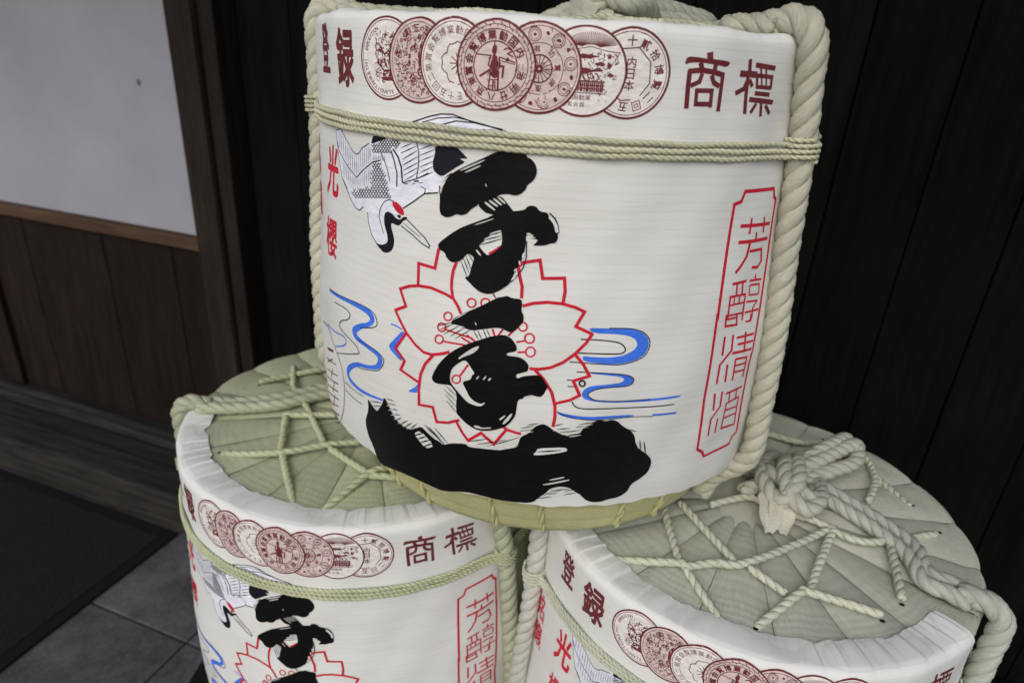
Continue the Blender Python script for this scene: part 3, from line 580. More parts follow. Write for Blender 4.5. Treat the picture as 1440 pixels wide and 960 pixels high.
  ('l',[(-1933,3832),(-1928,3681)],6.3),
  ('l',[(-1900,4045),(-1897,3869)],6.3),
  ('l',[(-1900,3851),(-1895,3695)],6.3),
  ('l',[(-1868,4058),(-1865,3888)],6.3),
  ('l',[(-1868,3870),(-1862,3708)],6.3),
  ('l',[(-1836,4069),(-1834,3906)],6.3),
  ('l',[(-1837,3888),(-1831,3721)],6.3),
  ('l',[(-1782,3924),(-1777,3909),(-1764,3905),(-1752,3912),(-1745,3928)],7.6),
  ('l',[(-1747,3924),(-1735,3915),(-1722,3911),(-1710,3918),(-1704,3934)],7.6),
  ('l',[(-1703,3935),(-1694,3920),(-1682,3916),(-1670,3924),(-1664,3939)],7.6),
  ('l',[(-1801,3902),(-1798,3885),(-1785,3881),(-1773,3888),(-1766,3904)],7.6),
  ('l',[(-1759,3906),(-1756,3891),(-1743,3887),(-1731,3894),(-1724,3910)],7.6),
  ('l',[(-1721,3913),(-1714,3897),(-1702,3893),(-1690,3900),(-1683,3916)],7.6),
  ('l',[(-1788,3882),(-1777,3867),(-1764,3863),(-1751,3870),(-1745,3886)],7.6),
  ('l',[(-1744,3884),(-1734,3873),(-1722,3869),(-1710,3876),(-1703,3892)],7.6),
  ('l',[(-1704,3893),(-1693,3879),(-1681,3875),(-1669,3882),(-1663,3897)],7.6),
  ('l',[(-1811,3855),(-1798,3842),(-1785,3839),(-1772,3846),(-1766,3862)],7.6),
  ('l',[(-1765,3860),(-1755,3849),(-1743,3845),(-1730,3852),(-1724,3868)],7.6),
  ('l',[(-1722,3869),(-1714,3855),(-1701,3851),(-1689,3858),(-1683,3874)],7.6),
  ('l',[(-1675,3876),(-1673,3861),(-1661,3857),(-1649,3864),(-1643,3879)],7.6),
  ('l',[(-1826,3835),(-1820,3818),(-1807,3814),(-1794,3822),(-1787,3838)],7.6),
  ('l',[(-1784,3839),(-1776,3824),(-1763,3821),(-1751,3828),(-1744,3844)],7.6),
  ('l',[(-1739,3848),(-1734,3831),(-1722,3827),(-1709,3834),(-1703,3850)],7.6),
  ('l',[(-1703,3850),(-1693,3837),(-1681,3833),(-1669,3840),(-1663,3856)],7.6),
  ('l',[(-1660,3855),(-1653,3842),(-1641,3839),(-1629,3846),(-1623,3861)],7.6),
  ('l',[(-1809,3811),(-1798,3800),(-1785,3796),(-1772,3804),(-1765,3820)],7.6),
  ('l',[(-1757,3821),(-1755,3806),(-1742,3803),(-1730,3810),(-1723,3826)],7.6),
  ('l',[(-1725,3829),(-1713,3813),(-1701,3809),(-1689,3816),(-1682,3832)],7.6),
  ('l',[(-1680,3830),(-1672,3819),(-1660,3815),(-1649,3822),(-1642,3838)],7.6),
  ('l',[(-1642,3837),(-1633,3824),(-1621,3820),(-1609,3828),(-1604,3843)],7.6),
  ('l',[(-1826,3788),(-1819,3775),(-1806,3771),(-1793,3779),(-1786,3795)],7.6),
  ('l',[(-1779,3795),(-1776,3782),(-1763,3778),(-1750,3786),(-1744,3802)],7.6),
  ('l',[(-1740,3802),(-1734,3788),(-1721,3784),(-1709,3792),(-1702,3808)],7.6),
  ('l',[(-1697,3810),(-1692,3795),(-1680,3791),(-1668,3798),(-1662,3814)],7.6),
  ('l',[(-1657,3814),(-1652,3801),(-1640,3797),(-1629,3804),(-1623,3820)],7.6),
  ('l',[(-1803,3774),(-1797,3757),(-1784,3753),(-1771,3761),(-1765,3777)],7.6),
  ('l',[(-1761,3777),(-1754,3764),(-1742,3760),(-1729,3768),(-1723,3784)],7.6),
  ('l',[(-1717,3788),(-1713,3770),(-1700,3766),(-1688,3774),(-1682,3790)],7.6),
  ('l',[(-1675,3791),(-1672,3776),(-1660,3773),(-1648,3780),(-1642,3796)],7.6),
  ('l',[(-1639,3796),(-1632,3782),(-1620,3779),(-1609,3786),(-1603,3802)],7.6),
  ('l',[(-1828,3745),(-1819,3732),(-1806,3728),(-1793,3736),(-1786,3752)],7.6),
  ('l',[(-1782,3752),(-1775,3739),(-1762,3735),(-1750,3743),(-1743,3759)],7.6),
  ('l',[(-1740,3761),(-1733,3746),(-1720,3742),(-1708,3750),(-1702,3766)],7.6),
  ('l',[(-1699,3763),(-1692,3752),(-1679,3748),(-1667,3756),(-1661,3772)],7.6),
  ('l',[(-1662,3774),(-1652,3758),(-1640,3754),(-1628,3762),(-1622,3778)],7.6),
  ('l',[(-1624,3775),(-1612,3764),(-1601,3760),(-1589,3768),(-1583,3783)],7.6),
  ('l',[(-1799,3726),(-1797,3714),(-1784,3710),(-1771,3718),(-1764,3734)],7.6),
  ('l',[(-1766,3733),(-1754,3721),(-1741,3717),(-1728,3725),(-1722,3741)],7.6),
  ('l',[(-1721,3744),(-1712,3728),(-1699,3724),(-1687,3732),(-1681,3747)],7.6),
  ('l',[(-1682,3745),(-1671,3734),(-1659,3730),(-1647,3738),(-1641,3754)],7.6),
  ('l',[(-1633,3755),(-1631,3740),(-1620,3736),(-1608,3744),(-1602,3760)],7.6),
  ('l',[(-1922,3684),(-1910,3674),(-1896,3670),(-1882,3679),(-1875,3695)],7.6),
  ('l',[(-1821,3706),(-1818,3689),(-1805,3685),(-1792,3693),(-1785,3710)],7.6),
  ('l',[(-1787,3710),(-1775,3696),(-1762,3692),(-1749,3700),(-1743,3716)],7.6),
  ('l',[(-1741,3717),(-1732,3703),(-1720,3699),(-1707,3707),(-1701,3723)],7.6),
  ('l',[(-1699,3720),(-1691,3710),(-1679,3706),(-1667,3713),(-1661,3729)],7.6),
  ('l',[(-1661,3726),(-1651,3716),(-1639,3712),(-1627,3720),(-1621,3735)],7.6),
  ('l',[(-1623,3732),(-1611,3722),(-1600,3718),(-1588,3726),(-1583,3741)],7.6),
  ('l',[(-2149,3625),(-2143,3611),(-2126,3608),(-2109,3617),(-2100,3635)],7.6),
  ('l',[(-2044,3644),(-2034,3631),(-2018,3627),(-2003,3636),(-1995,3653)],7.6),
  ('l',[(-1997,3650),(-1983,3639),(-1968,3636),(-1953,3645),(-1945,3661)],7.6),
  ('l',[(-1943,3664),(-1934,3648),(-1919,3644),(-1905,3653),(-1898,3669)],7.6),
  ('l',[(-1897,3668),(-1886,3656),(-1872,3652),(-1859,3661),(-1852,3677)],7.6),
  ('l',[(-1853,3679),(-1840,3664),(-1827,3660),(-1814,3668),(-1807,3684)],7.6),
  ('l',[(-1806,3686),(-1796,3671),(-1783,3667),(-1770,3675),(-1764,3691)],7.6),
  ('l',[(-1757,3692),(-1753,3678),(-1740,3674),(-1728,3682),(-1721,3698)],7.6),
  ('l',[(-1714,3698),(-1711,3685),(-1699,3681),(-1687,3689),(-1680,3705)],7.6),
  ('l',[(-1679,3706),(-1670,3692),(-1658,3688),(-1646,3695),(-1640,3711)],7.6),
  ('l',[(-1641,3713),(-1631,3698),(-1619,3694),(-1607,3702),(-1601,3717)],7.6),
  ('l',[(-1597,3716),(-1592,3704),(-1580,3700),(-1569,3708),(-1563,3723)],7.6),
  ('l',[(-2176,3595),(-2172,3584),(-2154,3581),(-2137,3590),(-2128,3607)],7.6),
  ('l',[(-2130,3610),(-2114,3594),(-2098,3591),(-2081,3600),(-2073,3617)],7.6),
  ('l',[(-2065,3619),(-2060,3604),(-2044,3600),(-2028,3609),(-2020,3626)],7.6),
  ('l',[(-2017,3626),(-2008,3613),(-1993,3610),(-1978,3618),(-1970,3635)],7.6),
  ('l',[(-1962,3639),(-1958,3622),(-1943,3618),(-1929,3627),(-1921,3643)],7.6),
  ('l',[(-1911,3642),(-1909,3630),(-1895,3626),(-1881,3635),(-1874,3651)],7.6),
  ('l',[(-1871,3652),(-1863,3638),(-1849,3634),(-1836,3643),(-1829,3659)],7.6),
  ('l',[(-1828,3659),(-1818,3646),(-1804,3642),(-1791,3650),(-1785,3666)],7.6),
  ('l',[(-1785,3666),(-1774,3653),(-1761,3649),(-1748,3657),(-1742,3673)],7.6),
  ('l',[(-1734,3675),(-1732,3660),(-1719,3656),(-1707,3664),(-1700,3680)],7.6),
  ('l',[(-1694,3684),(-1690,3667),(-1678,3663),(-1666,3671),(-1660,3687)],7.6),
  ('l',[(-1653,3691),(-1650,3673),(-1638,3670),(-1626,3677),(-1620,3693)],7.6),
  ('l',[(-1620,3692),(-1611,3680),(-1599,3676),(-1587,3683),(-1582,3699)],7.6),
  ('l',[(-2159,3582),(-2143,3566),(-2125,3563),(-2109,3572),(-2100,3590)],7.6),
  ('l',[(-2089,3590),(-2087,3576),(-2070,3573),(-2054,3582),(-2046,3599)],7.6),
  ('l',[(-2044,3602),(-2033,3586),(-2018,3583),(-2002,3591),(-1995,3609)],7.6),
  ('l',[(-1986,3608),(-1982,3595),(-1967,3592),(-1953,3600),(-1945,3617)],7.6),
  ('l',[(-1939,3618),(-1933,3604),(-1919,3600),(-1904,3609),(-1897,3625)],7.6),
  ('l',[(-1893,3623),(-1886,3612),(-1872,3609),(-1858,3617),(-1851,3633)],7.6),
  ('l',[(-1847,3637),(-1840,3620),(-1826,3616),(-1813,3625),(-1806,3641)],7.6),
  ('l',[(-1808,3640),(-1795,3628),(-1782,3624),(-1769,3632),(-1763,3648)],7.6),
  ('l',[(-1757,3648),(-1752,3635),(-1740,3631),(-1727,3639),(-1721,3655)],7.6),
  ('l',[(-1715,3658),(-1710,3642),(-1698,3638),(-1686,3646),(-1680,3662)],7.6),
  ('l',[(-1678,3664),(-1670,3649),(-1657,3645),(-1646,3653),(-1639,3669)],7.6),
  ('l',[(-1638,3671),(-1630,3655),(-1618,3651),(-1606,3659),(-1600,3675)],7.6),
  ('l',[(-1594,3679),(-1591,3662),(-1579,3658),(-1568,3665),(-1562,3681)],7.6),
  ('l',[(-2116,3561),(-2114,3549),(-2097,3546),(-2081,3555),(-2073,3572)],7.6),
  ('l',[(-2072,3575),(-2059,3559),(-2044,3556),(-2028,3564),(-2020,3582)],7.6),
  ('l',[(-2016,3582),(-2007,3568),(-1992,3565),(-1977,3574),(-1969,3591)],7.6),
  ('l',[(-1967,3590),(-1957,3577),(-1942,3574),(-1928,3582),(-1921,3599)],7.6),
  ('l',[(-1914,3598),(-1909,3586),(-1895,3582),(-1881,3591),(-1874,3608)],7.6),
  ('l',[(-1873,3607),(-1862,3594),(-1848,3591),(-1835,3599),(-1828,3615)],7.6),
  ('l',[(-1830,3618),(-1817,3602),(-1804,3598),(-1791,3607),(-1784,3623)],7.6),
  ('l',[(-1786,3625),(-1773,3610),(-1760,3606),(-1748,3614),(-1741,3630)],7.6),
  ('l',[(-1735,3632),(-1731,3617),(-1718,3613),(-1706,3621),(-1700,3637)],7.6),
  ('l',[(-1696,3638),(-1689,3624),(-1677,3620),(-1665,3628),(-1659,3644)],7.6),
  ('l',[(-1659,3647),(-1649,3631),(-1637,3627),(-1625,3635),(-1619,3651)],7.6),
  ('l',[(-1619,3648),(-1610,3637),(-1598,3633),(-1586,3641),(-1581,3657)],7.6),
  ('l',[(-1579,3658),(-1571,3643),(-1560,3640),(-1548,3647),(-1543,3663)],7.6),
  ('l',[(-1694,4131),(-1689,4119),(-1678,4115),(-1666,4121),(-1661,4135)],7.6),
  ('l',[(-1657,4133),(-1652,4123),(-1641,4119),(-1630,4125),(-1624,4139)],7.6),
  ('l',[(-1617,4143),(-1616,4127),(-1605,4123),(-1594,4130),(-1589,4143)],7.6),
  ('l',[(-1587,4146),(-1580,4131),(-1570,4127),(-1560,4133),(-1554,4147)],7.6),
  ('l',[(-1553,4145),(-1546,4135),(-1536,4131),(-1525,4137),(-1520,4151)],7.6),
  ('l',[(-1516,4151),(-1512,4139),(-1502,4135),(-1492,4141),(-1487,4154)],7.6),
  ('l',[(-1488,4152),(-1479,4143),(-1469,4139),(-1459,4145),(-1454,4158)],7.6),
  ('l',[(-1717,4108),(-1707,4098),(-1696,4094),(-1685,4101),(-1679,4114)],7.6),
  ('l',[(-1681,4117),(-1670,4102),(-1659,4099),(-1648,4105),(-1642,4119)],7.6),
  ('l',[(-1639,4117),(-1634,4107),(-1623,4103),(-1612,4109),(-1606,4123)],7.6),
  ('l',[(-1603,4126),(-1598,4111),(-1587,4107),(-1577,4113),(-1571,4127)],7.6),
  ('l',[(-1571,4125),(-1563,4115),(-1552,4111),(-1542,4117),(-1537,4131)],7.6),
  ('l',[(-1536,4133),(-1529,4119),(-1518,4115),(-1508,4121),(-1503,4134)],7.6),
  ('l',[(-1505,4136),(-1495,4122),(-1485,4119),(-1475,4125),(-1470,4138)],7.6),
  ('l',[(-1463,4142),(-1462,4126),(-1452,4122),(-1442,4128),(-1437,4142)],7.6),
  ('l',[(-1811,4077),(-1805,4067),(-1793,4064),(-1781,4070),(-1775,4084)],7.6),
  ('l',[(-1769,4087),(-1765,4072),(-1753,4069),(-1742,4075),(-1736,4089)],7.6),
  ('l',[(-1731,4092),(-1726,4077),(-1715,4073),(-1704,4080),(-1698,4094)],7.6),
  ('l',[(-1695,4095),(-1689,4081),(-1677,4078),(-1666,4084),(-1660,4098)],7.6),
  ('l',[(-1654,4096),(-1652,4086),(-1641,4082),(-1630,4088),(-1624,4102)],7.6),
  ('l',[(-1619,4104),(-1616,4090),(-1605,4086),(-1594,4093),(-1589,4106)],7.6),
  ('l',[(-1583,4104),(-1580,4094),(-1570,4090),(-1559,4097),(-1554,4110)],7.6),
  ('l',[(-1552,4110),(-1546,4098),(-1535,4095),(-1525,4101),(-1520,4114)],7.6),
  ('l',[(-1520,4117),(-1512,4102),(-1501,4098),(-1491,4105),(-1486,4118)],7.6),
  ('l',[(-1482,4121),(-1478,4106),(-1468,4102),(-1458,4108),(-1453,4122)],7.6),
  ('l',[(-1790,4066),(-1785,4051),(-1773,4047),(-1761,4054),(-1755,4068)],7.6),
  ('l',[(-1750,4067),(-1746,4056),(-1734,4052),(-1723,4059),(-1716,4073)],7.6),
  ('l',[(-1709,4074),(-1707,4060),(-1696,4057),(-1685,4063),(-1679,4077)],7.6),
  ('l',[(-1677,4078),(-1670,4065),(-1659,4061),(-1648,4068),(-1642,4081)],7.6),
  ('l',[(-1637,4080),(-1633,4069),(-1623,4066),(-1612,4072),(-1606,4086)],7.6),
  ('l',[(-1607,4087),(-1598,4074),(-1587,4070),(-1577,4076),(-1571,4090)],7.6),
  ('l',[(-1573,4091),(-1563,4078),(-1552,4074),(-1542,4080),(-1537,4094)],7.6),
  ('l',[(-1495,4101),(-1495,4086),(-1484,4082),(-1475,4088),(-1470,4102)],7.6),
  ('l',[(-1811,4043),(-1805,4030),(-1793,4026),(-1781,4033),(-1775,4047)],7.6),
  ('l',[(-1768,4045),(-1765,4034),(-1753,4031),(-1742,4037),(-1736,4051)],7.6),
  ('l',[(-1736,4051),(-1726,4039),(-1715,4036),(-1704,4042),(-1698,4056)],7.6),
  ('l',[(-1698,4058),(-1688,4044),(-1677,4040),(-1666,4047),(-1660,4061)],7.6),
  ('l',[(-1657,4063),(-1651,4049),(-1640,4045),(-1630,4051),(-1624,4065)],7.6),
  ('l',[(-1618,4067),(-1615,4053),(-1605,4049),(-1594,4056),(-1588,4069)],7.6),
  ('l',[(-1589,4068),(-1580,4057),(-1569,4053),(-1559,4060),(-1554,4073)],7.6),
  ('l',[(-1797,4023),(-1785,4013),(-1773,4009),(-1761,4016),(-1755,4030)],7.6),
  ('l',[(-1757,4033),(-1746,4018),(-1734,4014),(-1722,4021),(-1716,4035)],7.6),
  ('l',[(-1708,4036),(-1707,4023),(-1696,4019),(-1685,4026),(-1679,4040)],7.6),
  ('l',[(-1671,4038),(-1670,4028),(-1659,4024),(-1648,4030),(-1642,4044)],7.6),
  ('l',[(-1637,4048),(-1633,4032),(-1622,4028),(-1612,4035),(-1606,4048)],7.6),
  ('l',[(-1602,4052),(-1597,4036),(-1587,4033),(-1576,4039),(-1571,4053)],7.6),
  ('l',[(-1573,4050),(-1562,4041),(-1552,4037),(-1541,4043),(-1536,4057)],7.6),
  ('l',[(-1779,3986),(-1787,3932)],6.6),
  ('l',[(-1751,3989),(-1759,3936)],6.6),
  ('l',[(-1723,3993),(-1731,3940)],6.6),
  ('l',[(-1696,3997),(-1704,3944)],6.6),
  ('l',[(-1669,4000),(-1677,3947)],6.6),
  ('l',[(-1643,4003),(-1650,3951)],6.6),
  ('l',[(-1617,4007),(-1624,3954)],6.6),
  ('l',[(-1305,3803),(-1267,3807)],6.6),
  ('l',[(-1280,3821),(-1242,3830)],6.6),
  ('l',[(-1267,3836),(-1229,3831)],6.6),
  ('l',[(-1266,3831),(-1229,3843)],6.6),
  ('l',[(-1392,3793),(-1352,3792)],6.6),
  ('l',[(-1224,3820),(-1187,3829)],6.6),
  ('l',[(-1403,3788),(-1364,3811)],6.6),
  ('l',[(-1258,3841),(-1219,3817)],6.6),
  ('l',[(-1382,3787),(-1343,3802)],6.6),
  ('l',[(-1292,3813),(-1255,3839)],6.6),
  ('l',[(-1300,3836),(-1262,3835)],6.6),
  ('l',[(-1350,3826),(-1311,3821)],6.6),
  ('l',[(-1333,4308),(-1137,4378),(-1027,4405),(-921,4411),(-783,4379),(-618,4353),(-442,4317)],10.6),
  ('l',[(-1213,4324),(-1063,4370),(-903,4391),(-783,4379)],7.9),
  ('l',[(-1025,4321),(-885,4363),(-716,4363),(-474,4331)],9.9),
  ('l',[(-1174,4330),(-1025,4317)],7.9),
  ('l',[(-730,4310),(-536,4324)],6.6),
 ],
 'crane_red': [
  ('p',[[(-1528,3612),(-1468,3617),(-1409,3579),(-1382,3532),(-1395,3507),(-1441,3515),(-1489,3540),(-1524,3578)]]),
 ],
 'streak': [
  ('l',[(-622,1373),(-493,1449)],10.5),
  ('l',[(-553,1373),(-390,1453)],10.5),
  ('l',[(-448,1386),(-248,1484)],11.7),
  ('l',[(-336,1393),(-154,1485)],12.9),
  ('l',[(-323,1430),(-150,1515)],9.4),
  ('l',[(-341,1402),(-168,1463)],12.1),
  ('l',[(-325,1441),(-167,1496)],9.9),
  ('l',[(-338,1466),(-179,1524)],8.8),
  ('l',[(-132,1655),(-26,1689)],8.8),
  ('l',[(-109,1629),(-29,1655)],8.8),
  ('l',[(146,1681),(279,1702)],8.8),
  ('l',[(225,1646),(384,1671)],9.9),
  ('l',[(297,1623),(403,1646)],11.0),
  ('l',[(332,1707),(460,1733)],8.8),
  ('l',[(383,1737),(500,1760)],8.8),
  ('l',[(946,1555),(971,1462)],13.2),
  ('l',[(997,1528),(1023,1424)],12.1),
  ('l',[(89,910),(212,946)],8.8),
  ('l',[(132,949),(288,991)],8.8),
  ('l',[(173,997),(342,1023)],8.8),
  ('l',[(314,955),(415,977)],7.7),
  ('l',[(-1555,1527),(-1486,1577)],9.4),
  ('l',[(-1529,1485),(-1451,1540)],9.4),
  ('l',[(-1497,1440),(-1419,1495)],9.4),
  ('l',[(-1457,1404),(-1381,1465)],9.4),
  ('l',[(-1408,1378),(-1330,1448)],9.4),
  ('l',[(-1350,1365),(-1280,1437)],10.5),
  ('l',[(-1299,1354),(-1222,1435)],10.5),
  ('l',[(-1086,1434),(-973,1345)],9.4),
  ('l',[(-1029,1414),(-904,1310)],9.4),
  ('l',[(-959,1395),(-866,1311)],10.5),
  ('l',[(-1771,1459),(-1706,1402)],10.5),
  ('l',[(-1700,1474),(-1696,1407)],10.5),
  ('l',[(-41,3673),(-13,3645),(19,3604),(32,3548)],23.1),
  ('l',[(-234,3347),(-235,3289)],19.3),
  ('l',[(-265,3276),(-256,3241)],17.3),
  ('l',[(-303,3181),(-280,3206)],15.4),
  ('l',[(-321,3097),(-282,3142)],19.3),
  ('l',[(-220,3518),(-176,3514)],13.5),
  ('l',[(-201,3489),(-144,3489)],11.6),
  ('l',[(-985,3868),(-934,3911)],12.8),
  ('l',[(-997,3768),(-995,3819)],11.0),
  ('l',[(-596,3890),(-586,3867)],9.2),
  ('l',[(-730,2307),(-664,2366),(-581,2433)],9.6),
  ('l',[(-137,2008),(-65,2033)],8.7),
  ('l',[(-567,1611),(-418,1630)],7.7),
  ('l',[(-808,2662),(-689,2751)],6.7),
  ('l',[(-790,2616),(-700,2613)],7.7),
  ('l',[(-611,2674),(-595,2647)],9.6),
  ('l',[(-306,2413),(-220,2431)],19.3),
 ],
}
# ------------------------------------------------------------------ barrel profile
R0 = .28; ZC = .4306; HB = .5131; PA, PB = -.04896, .15513; RW, ZW, ZK, PN = .28936, .07678, .23225, 1.39
def base_r(z):
    t = (z - ZC) / .5; return R0 * (1 + PA * t + PB * t * t)
def rad(z):
    z = max(z, -.01)
    s_ = max((ZK - z) / (ZK - ZW), 0.0)
    return base_r(z) - (base_r(ZW) - RW) * (s_ ** PN if s_ > 0 else 0)
ZR = .5060
RIM = [(rad(ZR), ZR)]
for i in range(1, 9):                                     # rounded shoulder
    a = PI / 2 * i / 8; RIM.append((rad(ZR) - .0105 * (1 - math.cos(a)), ZR + .0105 * math.sin(a)))
RIM += [(.258, .5166), (.249, .5160), (.242, .5152), (.237, .5142)]
RS = [ZR]
for a, b_ in zip(RIM, RIM[1:]): RS.append(RS[-1] + math.hypot(a[0] - b_[0], a[1] - b_[1]))
def prof(s_):
    """(r, z, nr, nz) at label height s_ (= z below the shoulder, arc length past it)"""
    if s_ <= ZR:
        dr = (rad(s_ + .004) - rad(s_ - .004)) / .008; l = math.hypot(1, dr)
        return rad(s_), s_, 1 / l, -dr / l
    for i in range(len(RS) - 1):
        if s_ <= RS[i + 1] or i == len(RS) - 2:
            k = min(1.0, (s_ - RS[i]) / (RS[i + 1] - RS[i])); a, b_ = RIM[i], RIM[i + 1]
            dx, dz = b_[0] - a[0], b_[1] - a[1]; l = math.hypot(dx, dz)
            return a[0] + dx * k, a[1] + dz * k, dz / l, -dx / l
S_END = RS[-1]
def onb(th, s_, off=0.0):
    r, z, nr, nz = prof(s_); r += nr * off; z += nz * off
    return (r * math.sin(th), -r * math.cos(th), z)
def th_right_b(z):                                       # on the right lower barrel it leans the other way
    k = min(1, max(0, (z - .15) / .36)); return math.radians(49.5 + 4.5 * k * k)
def th_right(z):                                         # the right rope leg leans a little
    q = [(.0, 54.0), (.09, 53.0), (.17, 51.2), (.30, 49.8), (.39, 48.8), (.43, 47.6), (.47, 45.6), (.515, 43.2)]
    for (a, x), (b_, y) in zip(q, q[1:]):
        if z <= b_: return math.radians(x + (y - x) * (z - a) / (b_ - a))
    return math.radians(43.2)
W0, W1 = math.radians(-88), math.radians(55.5)             # edges of the printed wrapper
PAPER_T = .0008

# ------------------------------------------------------------------ rope builder
def smooth_path(pts, step):
    P = [Vector(p_) for p_ in pts]; out = []
    for i in range(len(P) - 1):
        p0, p1, p2, p3 = P[max(i - 1, 0)], P[i], P[i + 1], P[min(i + 2, len(P) - 1)]
        n_ = max(2, int((p2 - p1).length / (step * .5)))
        for k in range(n_):
            t = k / n_
            out.append(.5 * ((2 * p1) + (p2 - p0) * t + (2 * p0 - 5 * p1 + 4 * p2 - p3) * t * t + (3 * p1 - p0 - 3 * p2 + p3) * t ** 3))
    out.append(P[-1])
    res = [out[0]]; acc = 0
    for a, b_ in zip(out, out[1:]):
        L = (b_ - a).length
        while acc + L >= step and L > 1e-9:
            k = (step - acc) / L; a = a + (b_ - a) * k; res.append(a.copy()); L = (b_ - a).length; acc = 0
        acc += L
    if (res[-1] - out[-1]).length > step * .3: res.append(out[-1])
    return res
def rope_geo(pts, R, strands=3, pitch=None, per=14, ring=8, fat=.58, closed=False, seed=0, smooth=True):
    pitch = pitch or R * 4.6; step = pitch / per
    P = smooth_path(pts, step) if smooth else [Vector(p_) for p_ in pts]
    n_ = len(P); rr = random.Random(seed)
    T = [(P[min(i + 1, n_ - 1)] - P[max(i - 1, 0)]).normalized() for i in range(n_)]
    if closed: T[0] = T[-1] = (P[1] - P[-2]).normalized()
    up = Vector((0, 0, 1)) if abs(T[0].z) < .9 else Vector((1, 0, 0))
    N = [T[0].cross(up).normalized()]
    for i in range(1, n_):
        q = N[-1] - T[i] * N[-1].dot(T[i]); N.append(q.normalized())
    V, F, UV = [], [], []
    ph0 = rr.uniform(0, 6)
    total = (n_ - 1)
    turns = round(total / per) if closed else total / per
    for k in range(strands):
        C = []
        for i in range(n_):
            a = 2 * PI * (k / strands) + 2 * PI * turns * i / total + ph0
            B_ = T[i].cross(N[i]); e = N[i] * math.cos(a) + B_ * math.sin(a)
            C.append((P[i] + e * R * (1 - fat), e))
        b0 = len(V)
        for i in range(n_):
            t = (C[min(i + 1, n_ - 1)][0] - C[max(i - 1, 0)][0]).normalized()
            e = (C[i][1] - t * C[i][1].dot(t)).normalized(); f_ = t.cross(e)
            w_ = 1 + .06 * math.sin(i * .37 + k * 2 + ph0) + rr.uniform(-.025, .025)
            if not closed and (i == 0 or i == n_ - 1): w_ *= .55
            for j in range(ring):
                a = 2 * PI * j / ring
                V.append(C[i][0] + (e * math.cos(a) * fat * .96 + f_ * math.sin(a) * fat * 1.16) * R * w_)
                UV.append((i * step * 14, j / ring * 2 if j <= ring / 2 else (ring - j) / ring * 2))
        for i in range(n_ - 1):
            for j in range(ring):
                a, b_ = b0 + i * ring + j, b0 + i * ring + (j + 1) % ring
                F.append((a, b_, b_ + ring, a + ring))
        if not closed:
            F.append(tuple(b0 + j for j in range(ring))[::-1]); F.append(tuple(b0 + (n_ - 1) * ring + j for j in range(ring)))
    return V, F, UV
def rope_mesh(name, pts, R, material, **k):
    V, F, UV = rope_geo(pts, R, **k); return mesh(name, V, F, material, UV)

# ------------------------------------------------------------------ shared barrel meshes
def revolve(name, rz, th0, th1, n_, material, uvs=(20, 20), closed=False):
    V, F, UV = [], [], []; m_ = len(rz)
    for i in range(n_ + 1):
        th = th0 + (th1 - th0) * i / n_
        for k, (r, z) in enumerate(rz):
            V.append((r * math.sin(th), -r * math.cos(th), z)); UV.append((i / n_ * uvs[0], k / m_ * uvs[1]))
    for i in range(n_):
        for k in range(m_ - 1):
            a = i * m_ + k; F.append((a, a + m_, a + m_ + 1, a + 1))
    return mesh(name, V, F, material, UV)

# straw mat body (under the wrapper and round the back), base ring of bound straw
body_rz = [(.205, .032), (.250, .050), (.262, .072), (.276, .074), (.284, .079)] + [(rad(.084 + .416 * i / 24) - .0035, .084 + .416 * i / 24) for i in range(25)] + [(.255, .506), (.0, .506)]
ME_BODY = revolve('straw_mat', body_rz, -PI, PI, 96, M['straw'], (9, 30))
ring_rz = []
zz = [(.0, .230), (.003, .2385), (.012, .2445), (.022, .2465), (.0245, .2475), (.034, .2535), (.045, .2550), (.0475, .2560), (.058, .2625), (.069, .2650), (.076, .268), (.086, .270)]
ring_rz = [(.218, .030), (.220, .004)] + [(r, z) for z, r in zz]
ME_RING = revolve('base_ring', ring_rz, -PI, PI, 120, M['straw_ring'], (30, 4))
tie_pts = [(0.004 - z * .12, -r - .0008, z) for z, r in zz[1:11]]
ME_TIE = rope_mesh('ring_tie', tie_pts, .0042, M['straw_ring'], strands=2, pitch=.05, per=12, ring=6)
seam_pts = [(-.003, 0, 0), (.003, 0, 0)]

